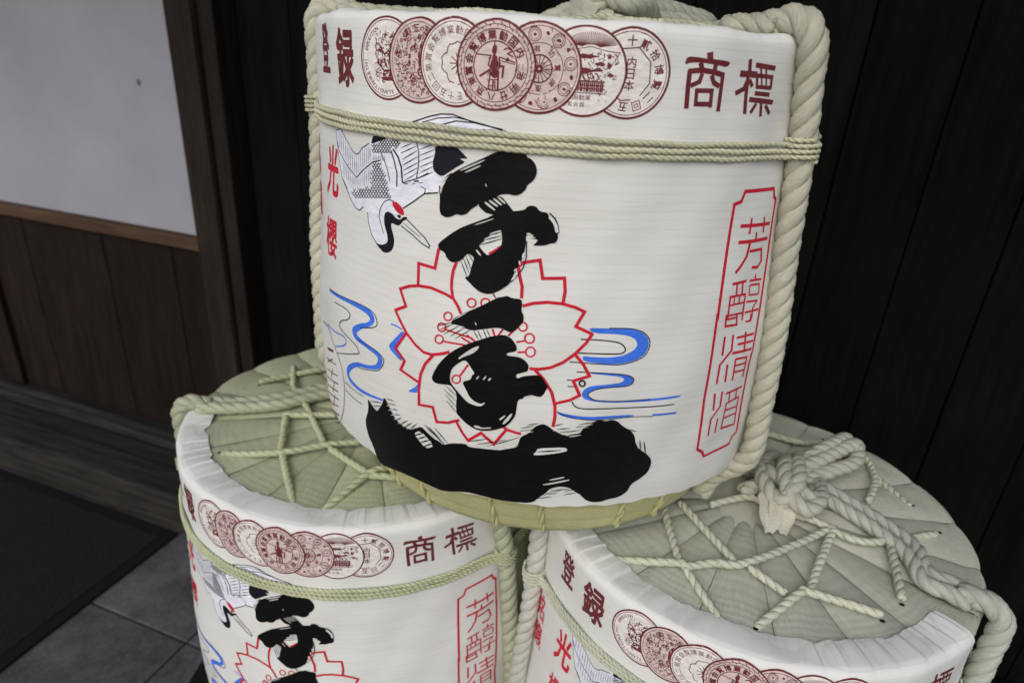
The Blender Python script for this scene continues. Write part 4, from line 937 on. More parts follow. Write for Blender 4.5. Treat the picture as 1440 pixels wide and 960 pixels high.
# printed wrapper sheet folded over the rim
def pleat(th, ph):
    q = (th * 8.3 + .55 * math.sin(th * 5 + ph[0]) + .3 * math.sin(th * 11 + ph[1])) % 1.0      # overlapping tucks: slow rise, sharp drop
    q2 = (th * 15.7 + .5 * math.sin(th * 7 + ph[2])) % 1.0
    sh = lambda u: u / .86 if u < .86 else (1 - u) / .14
    return (.62 * (sh(q) - .5) + .16 * (sh(q2) - .5)) + .25 * math.sin(th * 19 + ph[3])
def build_wrapper():
    ss = [ZW + (ZR - ZW) * i / 34 for i in range(35)] + RS[1:]
    nth = 620; V, F, UV = [], [], []; rr = random.Random(5)
    ph = [rr.uniform(0, 6.28) for _ in range(8)]
    for i in range(nth + 1):
        th_ = W0 + (W1 - W0) * i / nth
        th = th_; pl = pleat(th, ph)
        edge = .0022 * math.sin(th * 31 + ph[4]) + .0012 * math.sin(th * 53 + ph[5]) + .003 * math.sin(th * 17 + ph[6])
        lowe = .0012 * math.sin(th * 23 + ph[7]) + .0008 * math.sin(th * 61)
        for k, s_ in enumerate(ss):
            th = W0 + (th_ - W0) * (th_right(s_) + .022 - W0) / (W1 - W0); off = PAPER_T
            if s_ > ZR - .001: pl = pleat(th, ph)
            off += .0009 * math.sin(th * 11 + s_ * 23 + ph[2]) + .0006 * math.sin(th * 23 - s_ * 41 + ph[5])
            x = max(0, (s_ - ZR) / (S_END - ZR)); off += .0021 * min(1, x * 1.5) * pl
            sq = s_
            if s_ > RS[-4]: sq = s_ + edge * (s_ - RS[-4]) / (S_END - RS[-4])
            if k == 0: sq = s_ + lowe; off -= .0012
            V.append(onb(th, sq, off)); UV.append((th * 4, s_ * 8))
    m_ = len(ss)
    for i in range(nth):
        for k in range(m_ - 1):
            a = i * m_ + k; F.append((a, a + m_, a + m_ + 1, a + 1))
    return mesh('wrapper', V, F, M['paper'], UV)
ME_WRAP = build_wrapper()

# straw lid panels (one wedge, copied round the lid)
NPAN = 19
def build_panel(seed):
    rr = random.Random(seed); dth = 2 * PI / NPAN * .5 * 1.0
    rzs = [(.052, .5095), (.06, .5125), (.10, .5135), (.15, .5138), (.20, .5135), (.232, .5136), (.245, .5136), (.257, .5138)] + [(r - .0022, z - .0022) for r, z in RIM[1:9]][::-1] + [(rad(.49) - .0022, .49), (rad(.46) - .0018, .46), (rad(.452) - .006, .452)]
    V, F, UV = [], [], []; na = 9
    for j in range(na):
        x = -1 + 2 * j / (na - 1)
        for k, (r, z) in enumerate(rzs):
            th = x * dth * .985
            bul = (1 - x * x) ** .6 * .0040 - .0042 + .0007 * math.sin(k * 1.7 + seed + x * 3)
            rr_ = r + (rr.uniform(-.006, .004) if k == 0 else 0)
            nr = 0 if k < 8 else min(1, (k - 7) / 8); nz = 1 - nr
            V.append(((rr_ + nr * bul) * math.sin(th), -(rr_ + nr * bul) * math.cos(th), z + nz * bul)); UV.append((j / na + seed * .37, k * .3))
    m_ = len(rzs)
    for j in range(na - 1):
        for k in range(m_ - 1):
            a = j * m_ + k; F.append((a, a + 1, a + m_ + 1, a + m_))
    return mesh('lid_panel', V, F, M['straw'], UV)
ME_PAN = [build_panel(i) for i in range(4)]
ME_CORE = revolve('lid_core', [(.0, .5122), (.03, .5118), (.062, .5088), (.075, .5065)], -PI, PI, 40, M['straw'], (6, 3))

# thick rope: up one side, across the lid behind the centre, down the other
RR = .0132
RL = .0098                                                # the two thinner strands lying on the lid
def rope_leg(thf):
    L = []
    for z in (.012, .045, .09, .16, .25, .34, .42, .48):
        r = rad(z) if z > ZW else [r_ for z_, r_ in zz if z_ <= z + 1e-6][-1]
        L.append((r + PAPER_T + RR * .92, z))
    L += [(.2925, .506), (.2885, .521), (.276, .5290), (.260, .5275), (.246, .5235)]
    return [(r * math.sin(thf(z)), -r * math.cos(thf(z)), z) for r, z in L]
def lid_strand(TH_L, lat, thr):
    a = TH_L - lat / .26; b_ = thr(.53) + lat / .26; z = HB + RL * 1.1
    end = lambda th: [(r_ * math.sin(th), -r_ * math.cos(th), z_) for r_, z_ in ((.262, HB + .0095), (.240, HB + .012), (.215, z))]
    mid = [(x + nx * lat, y + ny * lat, z) for x, y, nx, ny in ((-.150, -.004, -.55, .83), (-.08, .042, -.4, .9), (0.0, .062, 0, 1), (.08, .035, .5, .86), (.135, -.035 if thr is th_right else -.018, .83, .55), ((.165, -.090, .80, .60) if thr is th_right else (.174, -.078, .78, .62)))]
    return end(a) + mid + end(b_)[::-1]

# three thin cords round the shoulder, and the coil that ties them to each rope leg
def band(zc, seed, TH_L, TH_R):
    n_ = 1500; pts = []
    for i in range(n_ + 1):
        th = -PI + 2 * PI * i / n_
        b_ = sum(math.exp(-((th - t0) / .075) ** 2) for t0 in (TH_L, TH_R))
        in_w = W0 < th < th_right(ZC)
        r = rad(zc) + (PAPER_T if in_w else .0005) + .0030 + b_ * .007 + .0003 * math.sin(th * 37 + seed)
        z = zc + .0004 * math.sin(th * 13 + seed * 2) + .0003 * math.sin(th * 29 + seed)
        pts.append((r * math.sin(th), -r * math.cos(th), z))
    V, F, UV = rope_geo(pts, .0029, strands=2, per=11, ring=6, fat=.56, closed=True, seed=seed, smooth=False)
    return mesh('band_cord', V, F, M['cord'], UV)
def binding(th):
    r = rad(ZC) + PAPER_T + RR * .92; er = Vector((math.sin(th), -math.cos(th), 0)); et = Vector((math.cos(th), math.sin(th), 0))
    pts = []
    for i in range(4 * 16):
        a = 2 * PI * i / 16; q = RR + .0012
        pts.append(er * (r + q * math.cos(a)) + et * (q * math.sin(a)) + Vector((0, 0, ZC - .0145 + .0048 * i / 16)))
    return rope_mesh('binding', pts, .0025, M['cord'], strands=2, pitch=.012, per=8, ring=5)

# ------------------------------------------------------------------ print: flat art wrapped on the barrel
UCUT = [(-.40 + .0055 * i) for i in range(140)]; VCUT = [.09, .105, .13, .16, .19, .22, .25, .28, .32, .36, .40, .44, .47, .49, ZR, .507, .510, .5125]
def wrap(name, tris, material, off):
    """tris: list of (verts2d, faces, lift); coordinates in metres on the unrolled label"""
    bm = bmesh.new(); lay = bm.verts.layers.float.new('lift')
    for v2, fc, lift in tris:
        vs_ = []
        for (x, y) in v2:
            v = bm.verts.new((x, y, 0)); v[lay] = lift; vs_.append(v)
        for f_ in fc:
            if len(set(f_)) < 3: continue
            try: bm.faces.new([vs_[i] for i in f_])
            except ValueError: pass
    us = [v.co.x for v in bm.verts]; ws = [v.co.y for v in bm.verts]
    for c in UCUT:
        if min(us) < c < max(us): bmesh.ops.bisect_plane(bm, geom=bm.verts[:] + bm.edges[:] + bm.faces[:], plane_co=(c, 0, 0), plane_no=(1, 0, 0))
    for c in VCUT:
        if min(ws) < c < max(ws): bmesh.ops.bisect_plane(bm, geom=bm.verts[:] + bm.edges[:] + bm.faces[:], plane_co=(0, c, 0), plane_no=(0, 1, 0))
    bmesh.ops.triangulate(bm, faces=bm.faces[:])
    for f_ in bm.faces:
        f_.smooth = True
        if f_.normal.z < 0: f_.normal_flip()
    ph = PRINT_PH
    for v in bm.verts:
        th, s_ = v.co.x / R0, v.co.y
        w_ = .0009 * math.sin(th * 11 + s_ * 23 + ph[2]) + .0006 * math.sin(th * 23 - s_ * 41 + ph[5])
        x = max(0, (s_ - ZR) / (S_END - ZR)); pl = pleat(th, ph)
        v.co = Vector(onb(th, s_, PAPER_T + w_ + .0021 * min(1, x * 1.5) * pl + off + v[lay]))
    me = bpy.data.meshes.new(name); bm.to_mesh(me); bm.free(); me.materials.append(material); return me
_r5 = random.Random(5); PRINT_PH = [_r5.uniform(0, 6.28) for _ in range(8)]

def fill(loops):
    tri = tessellate_polygon([[Vector((x, y, 0)) for x, y in l] for l in loops])
    return [p_ for l in loops for p_ in l], [tuple(t) for t in tri]
def round_loop(l, it=1):
    """one corner-cutting pass so traced brush outlines read as brush, not polygon"""
    for _ in range(it):
        o = []
        for i in range(len(l)):
            a, b_ = l[i], l[(i + 1) % len(l)]
            o.append((a[0] * .78 + b_[0] * .22, a[1] * .78 + b_[1] * .22)); o.append((a[0] * .22 + b_[0] * .78, a[1] * .22 + b_[1] * .78))
        l = o
    return l
def spline(pts, n_=4):
    o = []
    for i in range(len(pts) - 1):
        p0, p1, p2, p3 = pts[max(i - 1, 0)], pts[i], pts[i + 1], pts[min(i + 2, len(pts) - 1)]
        for k in range(n_):
            t = k / n_
            o.append(tuple(.5 * (2 * p1[j] + (p2[j] - p0[j]) * t + (2 * p0[j] - 5 * p1[j] + 4 * p2[j] - p3[j]) * t * t + (3 * p1[j] - p0[j] - 3 * p2[j] + p3[j]) * t ** 3) for j in range(len(p1))))
    o.append(tuple(pts[-1])); return o
def ribbon(pts, w, taper=False):
    """pts (x, y[, w]) -> strip of quads with mitred joints"""
    P = [Vector((p_[0], p_[1])) for p_ in pts]; ws = [(p_[2] if len(p_) > 2 else w) for p_ in pts]
    V, F = [], []; n_ = len(P)
    for i in range(n_):
        d0 = (P[i] - P[i - 1]).normalized() if i else (P[1] - P[0]).normalized()
        d1 = (P[i + 1] - P[i]).normalized() if i < n_ - 1 else d0
        n0, n1 = Vector((-d0.y, d0.x)), Vector((-d1.y, d1.x)); mvec = n0 + n1
        if mvec.length < .3: mvec = n0
        mvec.normalize(); k = min(2.2, 1 / max(.3, mvec.dot(n0)))
        h = ws[i] * .5 * k
        if taper and i in (0, n_ - 1): h *= .35
        V += [tuple(P[i] + mvec * h), tuple(P[i] - mvec * h)]
    for i in range(n_ - 1): F.append((2 * i, 2 * i + 1, 2 * i + 3, 2 * i + 2))
    return V, F
def art_layer(key, curved=False):
    out = []
    for i, it in enumerate(ART[key]):
        lift = (i % 24) * 1.2e-5
        if it[0] == 'p':
            loops = [[(x * 1e-4, y * 1e-4) for x, y in l] for l in it[1]]
            loops = [round_loop(loops[0])] + [round_loop(l) for l in loops[1:]]
            v, f_ = fill(loops)
        else:
            pts = [tuple(c * 1e-4 for c in q) for q in it[1]]
            if curved and len(pts) > 2: pts = spline(pts)
            if len(pts) == 2 and key in ('ink', 'crane_ink', 'streak'):
                a, b_ = pts; pts = [a, ((a[0] + b_[0]) / 2, (a[1] + b_[1]) / 2), b_]
                v, f_ = ribbon(pts, it[2] * 1e-4, True)
            else: v, f_ = ribbon(pts, it[2] * 1e-4)
        out.append((v, f_, lift))
    return out

_gl = {}
def glyph(ch, bold=.0):
    """outline of one character in the built-in font, centred, unit height"""
    if (ch, bold) in _gl: return _gl[(ch, bold)]
    c = bpy.data.curves.new('glyph', 'FONT'); c.body = ch; c.size = 1.0; c.offset = bold; c.resolution_u = 2
    o = bpy.data.objects.new('glyph', c); COL.objects.link(o)
    dg = bpy.context.evaluated_depsgraph_get(); ev = o.evaluated_get(dg); me = ev.to_mesh()
    v = [(p_.co.x, p_.co.y) for p_ in me.vertices]; f_ = [tuple(pl.vertices) for pl in me.polygons]
    ev.to_mesh_clear(); bpy.data.objects.remove(o); bpy.data.curves.remove(c)
    xs = [q[0] for q in v]; ys = [q[1] for q in v]; cx, cy = (min(xs) + max(xs)) / 2, (min(ys) + max(ys)) / 2; h = max(max(ys) - min(ys), max(xs) - min(xs), .3)
    g = ([((x - cx) / h, (y - cy) / h) for x, y in v], f_); _gl[(ch, bold)] = g; return g
def heavy(ch, x, y, sx, sy, b_, rot=0.0):
    return [put(ch, x + dx * b_ * sx, y + dy * b_ * sy, sx, sy, rot, 0.0, i * 1.3e-5) for i, (dx, dy) in enumerate(((0, 0), (1, 0), (-1, 0), (0, 1), (0, -1), (.7, .7), (-.7, -.7), (.7, -.7), (-.7, .7)))]
def put(ch, x, y, sx, sy, rot=0.0, bold=.0, lift=0.0):
    v, f_ = glyph(ch, 0.0); c, s_ = math.cos(rot), math.sin(rot)
    return ([(x + (a * sx * c - b_ * sy * s_), y + (a * sx * s_ + b_ * sy * c)) for a, b_ in v], f_, lift)

# ---- the seven overlapping prize medals
CR_ = .1172 * R0; CTH, CDT, CZ = -.20055, .12456, .4795
def circle2(r, n_=48, cx=0, cy=0): return [(cx + r * math.cos(2 * PI * i / n_), cy + r * math.sin(2 * PI * i / n_)) for i in range(n_ + 1)]
def ring2(r, w_, n_=48, cx=0, cy=0, sy=1.0): return ribbon([(x, cy + (y - cy) * sy) for x, y in circle2(r, n_, cx, cy)], w_)
def medal(k):
    rr = random.Random(40 + k); L = []
    def add(g): L.append((g[0], g[1], 0))
    def ln(pts, w_): add(ribbon(pts, w_))
    def ring_text(txt, r, size, a0, a1, bold=.0):
        for i, ch in enumerate(txt):
            a = math.radians(a0 + (a1 - a0) * i / max(1, len(txt) - 1)); 
            for g_ in (heavy(ch, r * math.cos(a), r * math.sin(a), size, size, bold * 2, a - PI / 2)[:5] if bold > .01 else [put(ch, r * math.cos(a), r * math.sin(a), size, size, a - PI / 2)]): add(g_[:2])
    def scrib(n_, x0, x1, y0, y1, w_, rmax=.95, l=.1):
        for _ in range(n_):
            x, y = rr.uniform(x0, x1), rr.uniform(y0, y1)
            if x * x + y * y > rmax * rmax: continue
            a = rr.uniform(0, 6.28); q = rr.uniform(.5, 1.2) * l
            ln([(x - q * math.cos(a), y - q * math.sin(a)), (x + .4 * q * math.sin(a), y - .4 * q * math.cos(a)), (x + q * math.cos(a), y + q * math.sin(a))], w_)
    def blob(x, y, sx, sy, n_=9, j=.3):
        P = [(x + sx * math.cos(2 * PI * i / n_) * rr.uniform(1 - j, 1 + j), y + sy * math.sin(2 * PI * i / n_) * rr.uniform(1 - j, 1 + j)) for i in range(n_)]
        add(fill([P]))
    add(ring2(.975, .052, 64))
    if k in (1, 3, 7): add(ring2(.905, .018))
    if k == 4:
        add(ring2(.80, .02)); add(ring2(.54, .03)); add(ring2(.885, .016))
        for i in range(58):
            a = 2 * PI * i / 58; r_ = .845 + .05 * (i % 2); ln([(r_ * math.cos(a), r_ * math.sin(a)), ((r_ + .05) * math.cos(a + .06), (r_ + .05) * math.sin(a + .06))], .02)
        ring_text('内国勧業博覧会賞', .675, .205, 28, 192, .02); ring_text('東京八廿明治', .675, .19, 212, 345, .02)
        ln([(-.50, .24), (-.08, .22)], .03); ln([(.10, .20), (.50, .10)], .03); ln([(.15, .12), (.50, .06)], .02)
        blob(-.02, .36, .065, .13, 9, .2); blob(-.01, .19, .075, .07); blob(-.01, .02, .11, .15, 11, .2); blob(.0, -.18, .10, .09, 9, .2)
        ln([(-.03, .45), (-.02, .53)], .03); scrib(22, -.16, .14, -.5, .22, .02, .6, .05)
        ln([(-.12, .2), (-.16, .02), (-.05, -.1), (.08, -.1), (.13, .05), (.1, .2)], .035); ln([(-.1, -.08), (-.38, -.25)], .055); ln([(.12, 0), (.22, 0), (.2, -.26)], .05)
        ln([(-.1, -.1), (-.14, -.5), (-.2, -.55)], .035); ln([(-.02, -.3), (-.03, -.52)], .04); ln([(.1, -.1), (.1, -.52)], .05); ln([(.02, -.32), (.04, -.52)], .03); ln([(-.1, -.3), (.08, -.3)], .025)
        ln([(.2, .36), (.3, .4), (.42, .34), (.3, .28), (.44, .22)], .035)
    elif k == 7:
        for a0 in range(8): pass
        P = [((.50 + .04 * (i % 2)) * math.cos(2 * PI * i / 16 + .1), (.56 + .05 * (i % 2)) * math.sin(2 * PI * i / 16 + .1)) for i in range(17)]; ln(P, .028)
        ring_text('十貳拾博覧二回五二国', .72, .22, 92, -150, .012)
        for i, ch in enumerate('内日本'): [add(g_[:2]) for g_ in heavy(ch, .02, .26 - .25 * i, .24, .23, .014)[:5]]
    elif k == 6:
        for i in range(34):
            a = math.radians(15 + 150 * i / 33); ln([(.10 + .20 * math.cos(a), .52 + .06 * math.sin(a)), (.10 + .62 * math.cos(a), .52 + .33 * math.sin(a))], .014)
        ln([(-.6, .46), (-.2, .48), (.1, .54), (.5, .46), (.8, .44)], .02)
        for i, (x, y, sx, sy) in enumerate(((.0, .33, .26, .05), (.35, .18, .12, .05), (.30, .05, .13, .035), (.56, .15, .06, .07), (.62, -.05, .08, .04), (.55, .34, .05, .05), (-.05, .02, .30, .06), (-.30, .12, .2, .045))): blob(x, y, sx, sy, 17, .3)
        for i in range(26):
            x = -.74 + 1.24 * i / 26; ln([(x + rr.uniform(-.01, .01), -.43), (x, -.17 + rr.uniform(-.05, .04))], .036)
        for y in (-.20, -.29, -.36): ln([(-.76, y), (.50, y)], .026)
        scrib(70, -.5, .75, -.15, .42, .018, .85, .05)
        for i in range(9): ln([(-.6 + .12 * i, -.16), (-.66 + .12 * i, -.04), (-.72 + .12 * i, -.02)], .03)
        ln([(-.8, -.46), (.55, -.46)], .02)
        for i, ch in enumerate('第四内国勧業'): v, f_, _ = put(ch, -.62 + .15 * i, -.56, .13, .12, 0, .015); add((v, f_))
        for i, ch in enumerate('博覧会賞'): v, f_, _ = put(ch, -.42 + .14 * i, -.72, .12, .11, 0, .015); add((v, f_))
    elif k == 5:
        add(ring2(.90, .016)); add(ring2(.30, .035)); add(ring2(.06, .06, 16)); add(ring2(.56, .018))
        for i in range(16): a = 2 * PI * i / 16; ln([(.07 * math.cos(a), .07 * math.sin(a)), (.29 * math.cos(a), .29 * math.sin(a))], .022)
        ring_text('有功賞牌進歩二等', .43, .15, 100, -230, .012)
        for i in range(8):
            a = 2 * PI * i / 8 + .2; cx, cy = .74 * math.cos(a), .74 * math.sin(a)
            add(ring2(.145, .02, 18, cx, cy)); add(ring2(.10, .014, 14, cx, cy)); blob(cx, cy, .05, .035, 7, .4)
            a += PI / 8; cx, cy = .78 * math.cos(a), .78 * math.sin(a); blob(cx, cy, .05, .05, 7, .4)
        scrib(70, -.9, .9, -.9, .9, .016, .9, .05)
    elif k == 3:
        P = []
        for i in range(60):
            a = 2 * PI * i / 60; r_ = .40 + .10 * abs(math.sin(a * 2.5)) - .04 * (abs(math.sin(a * 2.5)) > .96); P.append((.12 + r_ * math.cos(a), r_ * math.sin(a)))
        ln(P + [P[0]], .026)
        for i in range(10): a = 2 * PI * i / 10; ln([(.12 + .08 * math.cos(a), .08 * math.sin(a)), (.12 + .25 * math.cos(a), .25 * math.sin(a))], .025)
        add(ring2(.07, .03, 16, .12, 0))
        ring_text('国勧業博覧会賞第二回五十五日', .74, .19, 62, 300, .006)
    elif k == 2:
        add(ring2(.88, .016)); scrib(420, -.82, .5, -.85, .8, .020, .82, .045)
        for _ in range(26):
            x, y = rr.uniform(-.75, .3), rr.uniform(-.7, .6)
            if x * x + y * y < .55: add(ring2(rr.uniform(.04, .075), .022, 10, x, y)); blob(x, y, .02, .02, 6, .4)
        blob(.12, .33, .07, .07, 9, .4); blob(.04, .05, .05, .17, 11, .4); ring_text('五三勧', .74, .19, 70, 118, .012)
    else:
        ring_text('EXPOSITION', .78, .10, 165, 118, .012); ring_text('INTERNATIONALE', .80, .10, 185, 285, .012)
        scrib(260, -.42, .6, -.58, .62, .020, .66, .05)
        for _ in range(20): blob(rr.uniform(-.35, .4), rr.uniform(-.5, .55), .04, .05, 9, .5)
        blob(.05, -.47, .26, .05, 13, .3); ln([(-.3, .35), (-.1, .1), (.05, .2), (.2, -.1)], .04); ln([(-.35, -.1), (-.1, -.3), (.2, -.25)], .045)
    cx, cy = (CTH + (k - 4) * CDT) * R0, CZ
    rank = {1: 0, 2: 1, 3: 2, 4: 4, 5: 3, 6: 2, 7: 1}[k]
    disc = [([(cx + x * CR_ , cy + y * CR_) for x, y in circle2(.99)[:-1]], [tuple(range(48))], 0.0)]
    tone = 'medal' if k in (2, 4, 5) else 'medal_pale'
    g = wrap('medal_ground', disc, M[tone], .00018 + rank * .00016)
    g2 = wrap('medal_print', [([(cx + x * CR_, cy + y * CR_) for x, y in v], f_, (i % 7) * 8e-6) for i, (v, f_, _) in enumerate(L)], M['maroon'], .00025 + rank * .00016)
    return g, g2
ME_MEDAL = {k: medal(k) for k in range(1, 8)}

PRINTS = []
for lo, hi in ((-.5, -.09), (-.09, .5)):
    cu_ = lambda t: lo <= sum(q[0] for q in t[0]) / len(t[0]) < hi
    PRINTS.append(('wave_print', wrap('wave_print', [t for t in art_layer('wave', True) if cu_(t)], M['blue'], .00022)))
    PRINTS.append(('wave_outline', wrap('wave_outline', [t for t in art_layer('outline', True) if cu_(t)], M['navy'], .00055)))
PRINTS.append(('crane_print', wrap('crane_print', art_layer('crane_white'), M['crane'], .00022)))
PRINTS.append(('crane_feather_print', wrap('crane_feather_print', art_layer('crane_ink'), M['navy'], .00034)))
PRINTS.append(('crane_crown_print', wrap('crane_crown_print', art_layer('crane_red'), M['red'], .00040)))
PRINTS.append(('blossom_print', wrap('blossom_print', art_layer('flower'), M['red'], .00058)))
PRINTS.append(('calligraphy_print', wrap('calligraphy_print', art_layer('ink'), M['ink'], .00090)))
PRINTS.append(('dry_brush_gap', wrap('dry_brush_gap', art_layer('streak'), M['paper'], .00135)))
PRINTS.append(('cartouche_print', wrap('cartouche_print', art_layer('cartouche'), M['red'], .00022)))
def bbox_u(t): return sum(q[0] for q in t[0]) / len(t[0])
tm = art_layer('trademark')
for lo, hi, nm in ((-.5, 0.0, 'seal_lettering'), (0.0, .1255, 'trademark_character'), (.1255, .5, 'trademark_character')):
    PRINTS.append((nm, wrap(nm, [t for t in tm if lo <= bbox_u(t) < hi], M['maroon'], .00022)))
for ch, x, y, sx, sy, bd in (('登', -.985, .4850, .0275, .044, .03), ('録', -.800, .4780, .0345, .048, .03)):
    PRINTS.append(('trademark_character', wrap('trademark_character', heavy(ch, x * R0, y, sx, sy, bd), M['maroon'], .00024)))
for ch, x, y, sx, sy, bd in (('光', -.935, .372, .032, .048, .028), ('櫻', -.940, .303, .030, .042, .018), ('銘', -1.175, .380, .028, .040, .018), ('醸', -1.175, .332, .028, .040, .016)):
    PRINTS.append(('side_character', wrap('side_character', heavy(ch, x * R0, y, sx, sy, bd), M['red'], .00024)))

# ------------------------------------------------------------------ barrels
LACE_B = [[(-184, -158), (-107, -160), (-102, -165), (-67, -152), (-36, -147), (18, -112), (97, -52)], [(-102, -165), (-68, -230)], [(-107, -159), (-113, -114), (-119, -50)], [(-42, -143), (-96, -42)], [(-28, -148), (6, -182)], [(95, -55), (61, -118), (33, -174)], [(-35, -230), (19, -182), (32, -177), (103, -193)], [(93, -59), (130, -75), (235, -24)], [(160, -60), (148, -105), (134, -164)], [(33, -37), (66, -43), (95, -58)], [(191, 129), (224, 29)], [(126, 73), (190, 125), (189, 70), (161, 15)], [(-56, -39), (-1, -14), (33, -37)], [(-160, 60), (-90, 140), (-150, 170)], [(-90, 140), (10, 190), (60, 230)], [(10, 190), (100, 150), (150, 180)]]
LACE_A = [[(-183, -131), (-101, -137), (-42, -111), (1, -97)], [(-100, -133), (-124, -40)], [(-130, -37), (-53, -27)], [(-96, -138), (-51, -230)], [(-45, -110), (-100, -12)], [(-38, -116), (30, -171)], [(-12, -240), (29, -174), (54, -154)], [(29, -174), (77, -174)], [(-203, 64), (-153, 98)], [(-167, 126), (-144, 55)], [(-144, 55), (-100, -12)], [(-90, 140), (10, 190), (60, 230)], [(-153, 98), (-90, 140)], [(10, 190), (100, 150), (150, 180)], [(77, -174), (120, -130), (190, -140)], [(120, -130), (80, -70)]]
def lace_mesh(pts, seed):
    n_ = len(pts); P = []
    for i, (x, y) in enumerate(pts):
        endd = (i in (0, n_ - 1)); rr_ = math.hypot(x, y)
        z = HB + .0075
        if endd and rr_ > 222: z = HB - .002
        elif not endd: z += .002
        P.append((x * .001, y * .001, z))
    return rope_mesh('lacing_cord', P, .0055, M['cord'], strands=2, pitch=.024, per=10, ring=7, fat=.66, seed=seed)
LA = [lace_mesh(l, i) for i, l in enumerate(LACE_A)]; LB = [lace_mesh(l, 20 + i) for i, l in enumerate(LACE_B)]
hv = [(0, 0, 0)] + [(.0030 * math.cos(2 * PI * i / 8), .0024 * math.sin(2 * PI * i / 8), 0) for i in range(8)]
ME_HOLE = mesh('lacing_hole', hv, [(0, 1 + i, 1 + (i + 1) % 8) for i in range(8)], M['hole'])

def make_ropes(th_l, seed, thr):
    a = [rope_mesh('rope', rope_leg(f_), RR, M['rope'], strands=3, pitch=.058, per=14, ring=10, fat=.52, seed=seed + i) for i, f_ in enumerate((lambda z: th_l, thr))]
    b_ = [rope_mesh('lid_rope', lid_strand(th_l, l_, thr), RL, M['rope'], strands=3, pitch=.052, per=14, ring=8, fat=.54, seed=seed + 3 + i) for i, l_ in enumerate((-.0104, .0108))]
    return a, b_, [band(ZC - .0008 - i * .0056, i, th_l, thr(ZC)) for i in range(3)], [binding(th_l), binding(thr(ZC))]
def make_barrel(label, loc, rot, lace, lace_src, tint, th_l, seed, thr=th_right):
    ME_ROPE, ME_ROPE2, ME_BAND, ME_BIND = make_ropes(math.radians(th_l), seed, thr)
    root = bpy.data.objects.new('sake_barrel', None); link(root); root.location = loc; root.rotation_euler = (0, 0, rot)
    tag(root, label, 'barrel')
    obj('straw_mat', ME_BODY, root)
    ring = obj('base_ring', ME_RING, root)
    for i in range(22):
        t = obj('ring_tie', ME_TIE, ring); t.rotation_euler = (0, 0, 2 * PI * (i + .25 * (i % 2)) / 22 + .05)
    wr = obj('wrapper', ME_WRAP, root)
    for k in range(1, 8):
        g, g2 = ME_MEDAL[k]; obj('medal_ground', g, wr); obj('medal_print', g2, wr)
    for nm, me in PRINTS: obj(nm, me, wr, 'stuff' if nm == 'dry_brush_gap' else None)
    tint = (*tint, 1)
    for i in range(NPAN):
        o = obj('lid_panel', ME_PAN[(i * 3 + int(rot * 100)) % 4], root); o.rotation_euler = (0, 0, 2 * PI * (i + .3) / NPAN)
    obj('lid_core', ME_CORE, root)
    for i in range(3): obj('band_cord', ME_BAND[i], root)
    for me, me2 in zip(ME_ROPE, ME_BIND): obj('binding', me2, obj('rope', me, root))
    for me in ME_ROPE2: obj('lid_rope', me, root)
    for me, l in zip(lace, lace_src):
        lc = obj('lacing_cord', me, root)
        for e in (l[0], l[-1]):
            if math.hypot(*e) > 210 or abs(e[0]) > 180: obj('lacing_hole', ME_HOLE, root, loc=(e[0] * .00101, e[1] * .00101, HB + .0012))
    for o in list(root.children) + [c for q in root.children for c in q.children]: o.color = tint if not o.name.startswith('base_ring') else (1, 1, 1, 1)
    return root
A = make_barrel('lower sake barrel with its crane and calligraphy label facing out beside the white door panel', (-.25083, .02295, ZB), 0.0647, LA, LACE_A, (.86, .91, .76), -84, 1)
B = make_barrel('lower sake barrel with knotted thick rope and cord lacing exposed on its straw lid', (.28300, -.10362, ZB), -0.0620, LB, LACE_B, (.97, 1.0, 1.02), -70, 5, th_right_b)
A.scale = (.98, .98, 1); B.scale = (.962, .962, 1)
C = make_barrel('uppermost sake barrel resting on the other two, its whole printed label showing', (0, 0, FLOOR_DZ), 0.0, LA, LACE_A, (1, 1, .93), -86, 11)

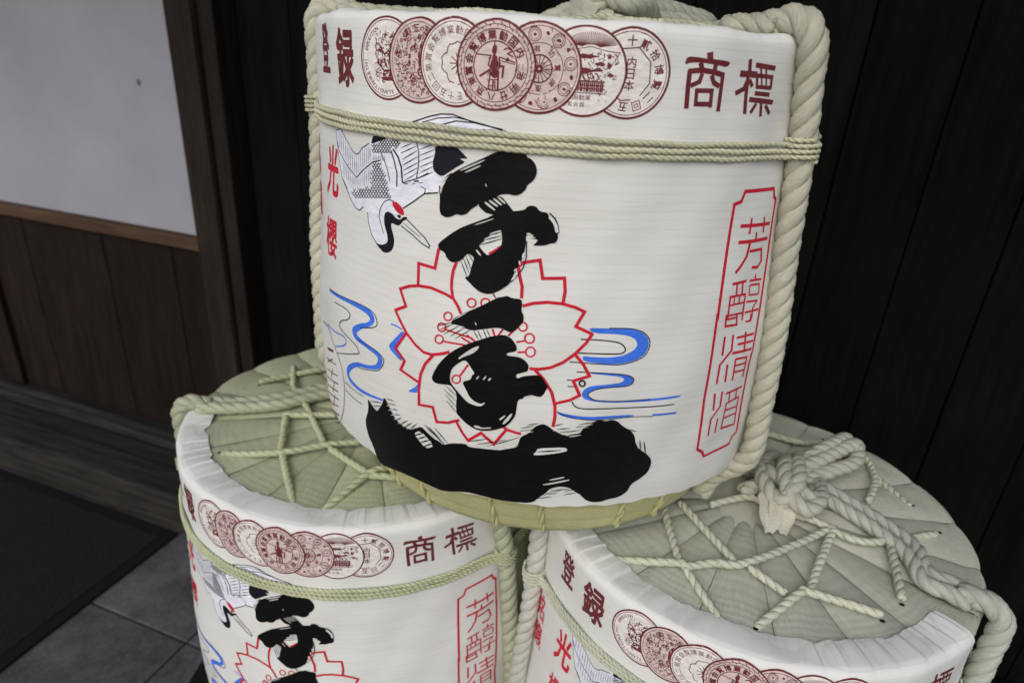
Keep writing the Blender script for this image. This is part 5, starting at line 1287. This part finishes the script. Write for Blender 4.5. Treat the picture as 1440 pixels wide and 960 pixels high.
KN = [[(-14, -10, 20), (39, 11, 38), (96, 51, 44), (160, 110, 42), (176, 118, 36), (160, 80, 32), (121, 52, 32), (59, 8, 30), (14, -15, 20)],
      [(55, 95, 18), (25, 40, 40), (11, -9, 45), (25, -48, 40), (47, -30, 60), (60, 20, 58), (75, 60, 40), (95, 80, 22)],
      [(71, 69, 30), (40, 10, 60), (35, -40, 52), (55, -58, 40), (80, -28, 40), (96, 34, 25)],
      [(-40, 40, 18), (0, 35, 38), (28, -5, 50), (60, -38, 46), (78, -20, 34), (60, 20, 28), (20, 45, 40), (30, 75, 24)],
      [(60, 40, 34), (110, 78, 48), (158, 128, 42), (168, 140, 30), (150, 128, 20), (110, 95, 18)]]
KNM = [rope_mesh('rope_knot', [(x * .001, y * .001, HB + z * .0009 - .004) for x, y, z in l], RL * 1.12, M['rope'], strands=3, pitch=.054, per=14, ring=9, seed=9 + i, fat=.54) for i, l in enumerate(KN)]
def tuft(seed):
    rr = random.Random(seed); V, F, UV = [], [], []
    for i, (a, L) in enumerate(((-.22, .050), (.12, .044))):
        b0 = len(V); nj = 9
        for j in range(nj):
            t = j / (nj - 1); w_ = .0165 * (max(0, math.sin(PI * (.22 + .70 * t))) ** .8) * (1 + .12 * math.sin(t * 9 + i * 2))
            for q in range(5):
                e = (q - 2) / 2
                x = .018 + L * t * math.sin(a) + e * w_ * math.cos(a) + .006 * i; y = -.035 - L * t * math.cos(a) + e * w_ * math.sin(a)
                V.append((x, y, HB + .030 - .022 * t + .004 * math.sin(t * 3 + i) + .004 * abs(e) + .0030 * math.sin(q * 2.4 + i * 2 + t * 2))); UV.append((q * .2 + i, t))
        for j in range(nj - 1):
            for q in range(4): a0 = b0 + j * 5 + q; F.append((a0, a0 + 1, a0 + 6, a0 + 5))
    return mesh('straw_tuft', V, F, M['straw'], UV)
TU = tuft(3)
for rt in (B, C):
    for me in KNM: obj('rope_knot', me, rt).color = (.98, .99, .97, 1)
    obj('straw_tuft', TU, rt)
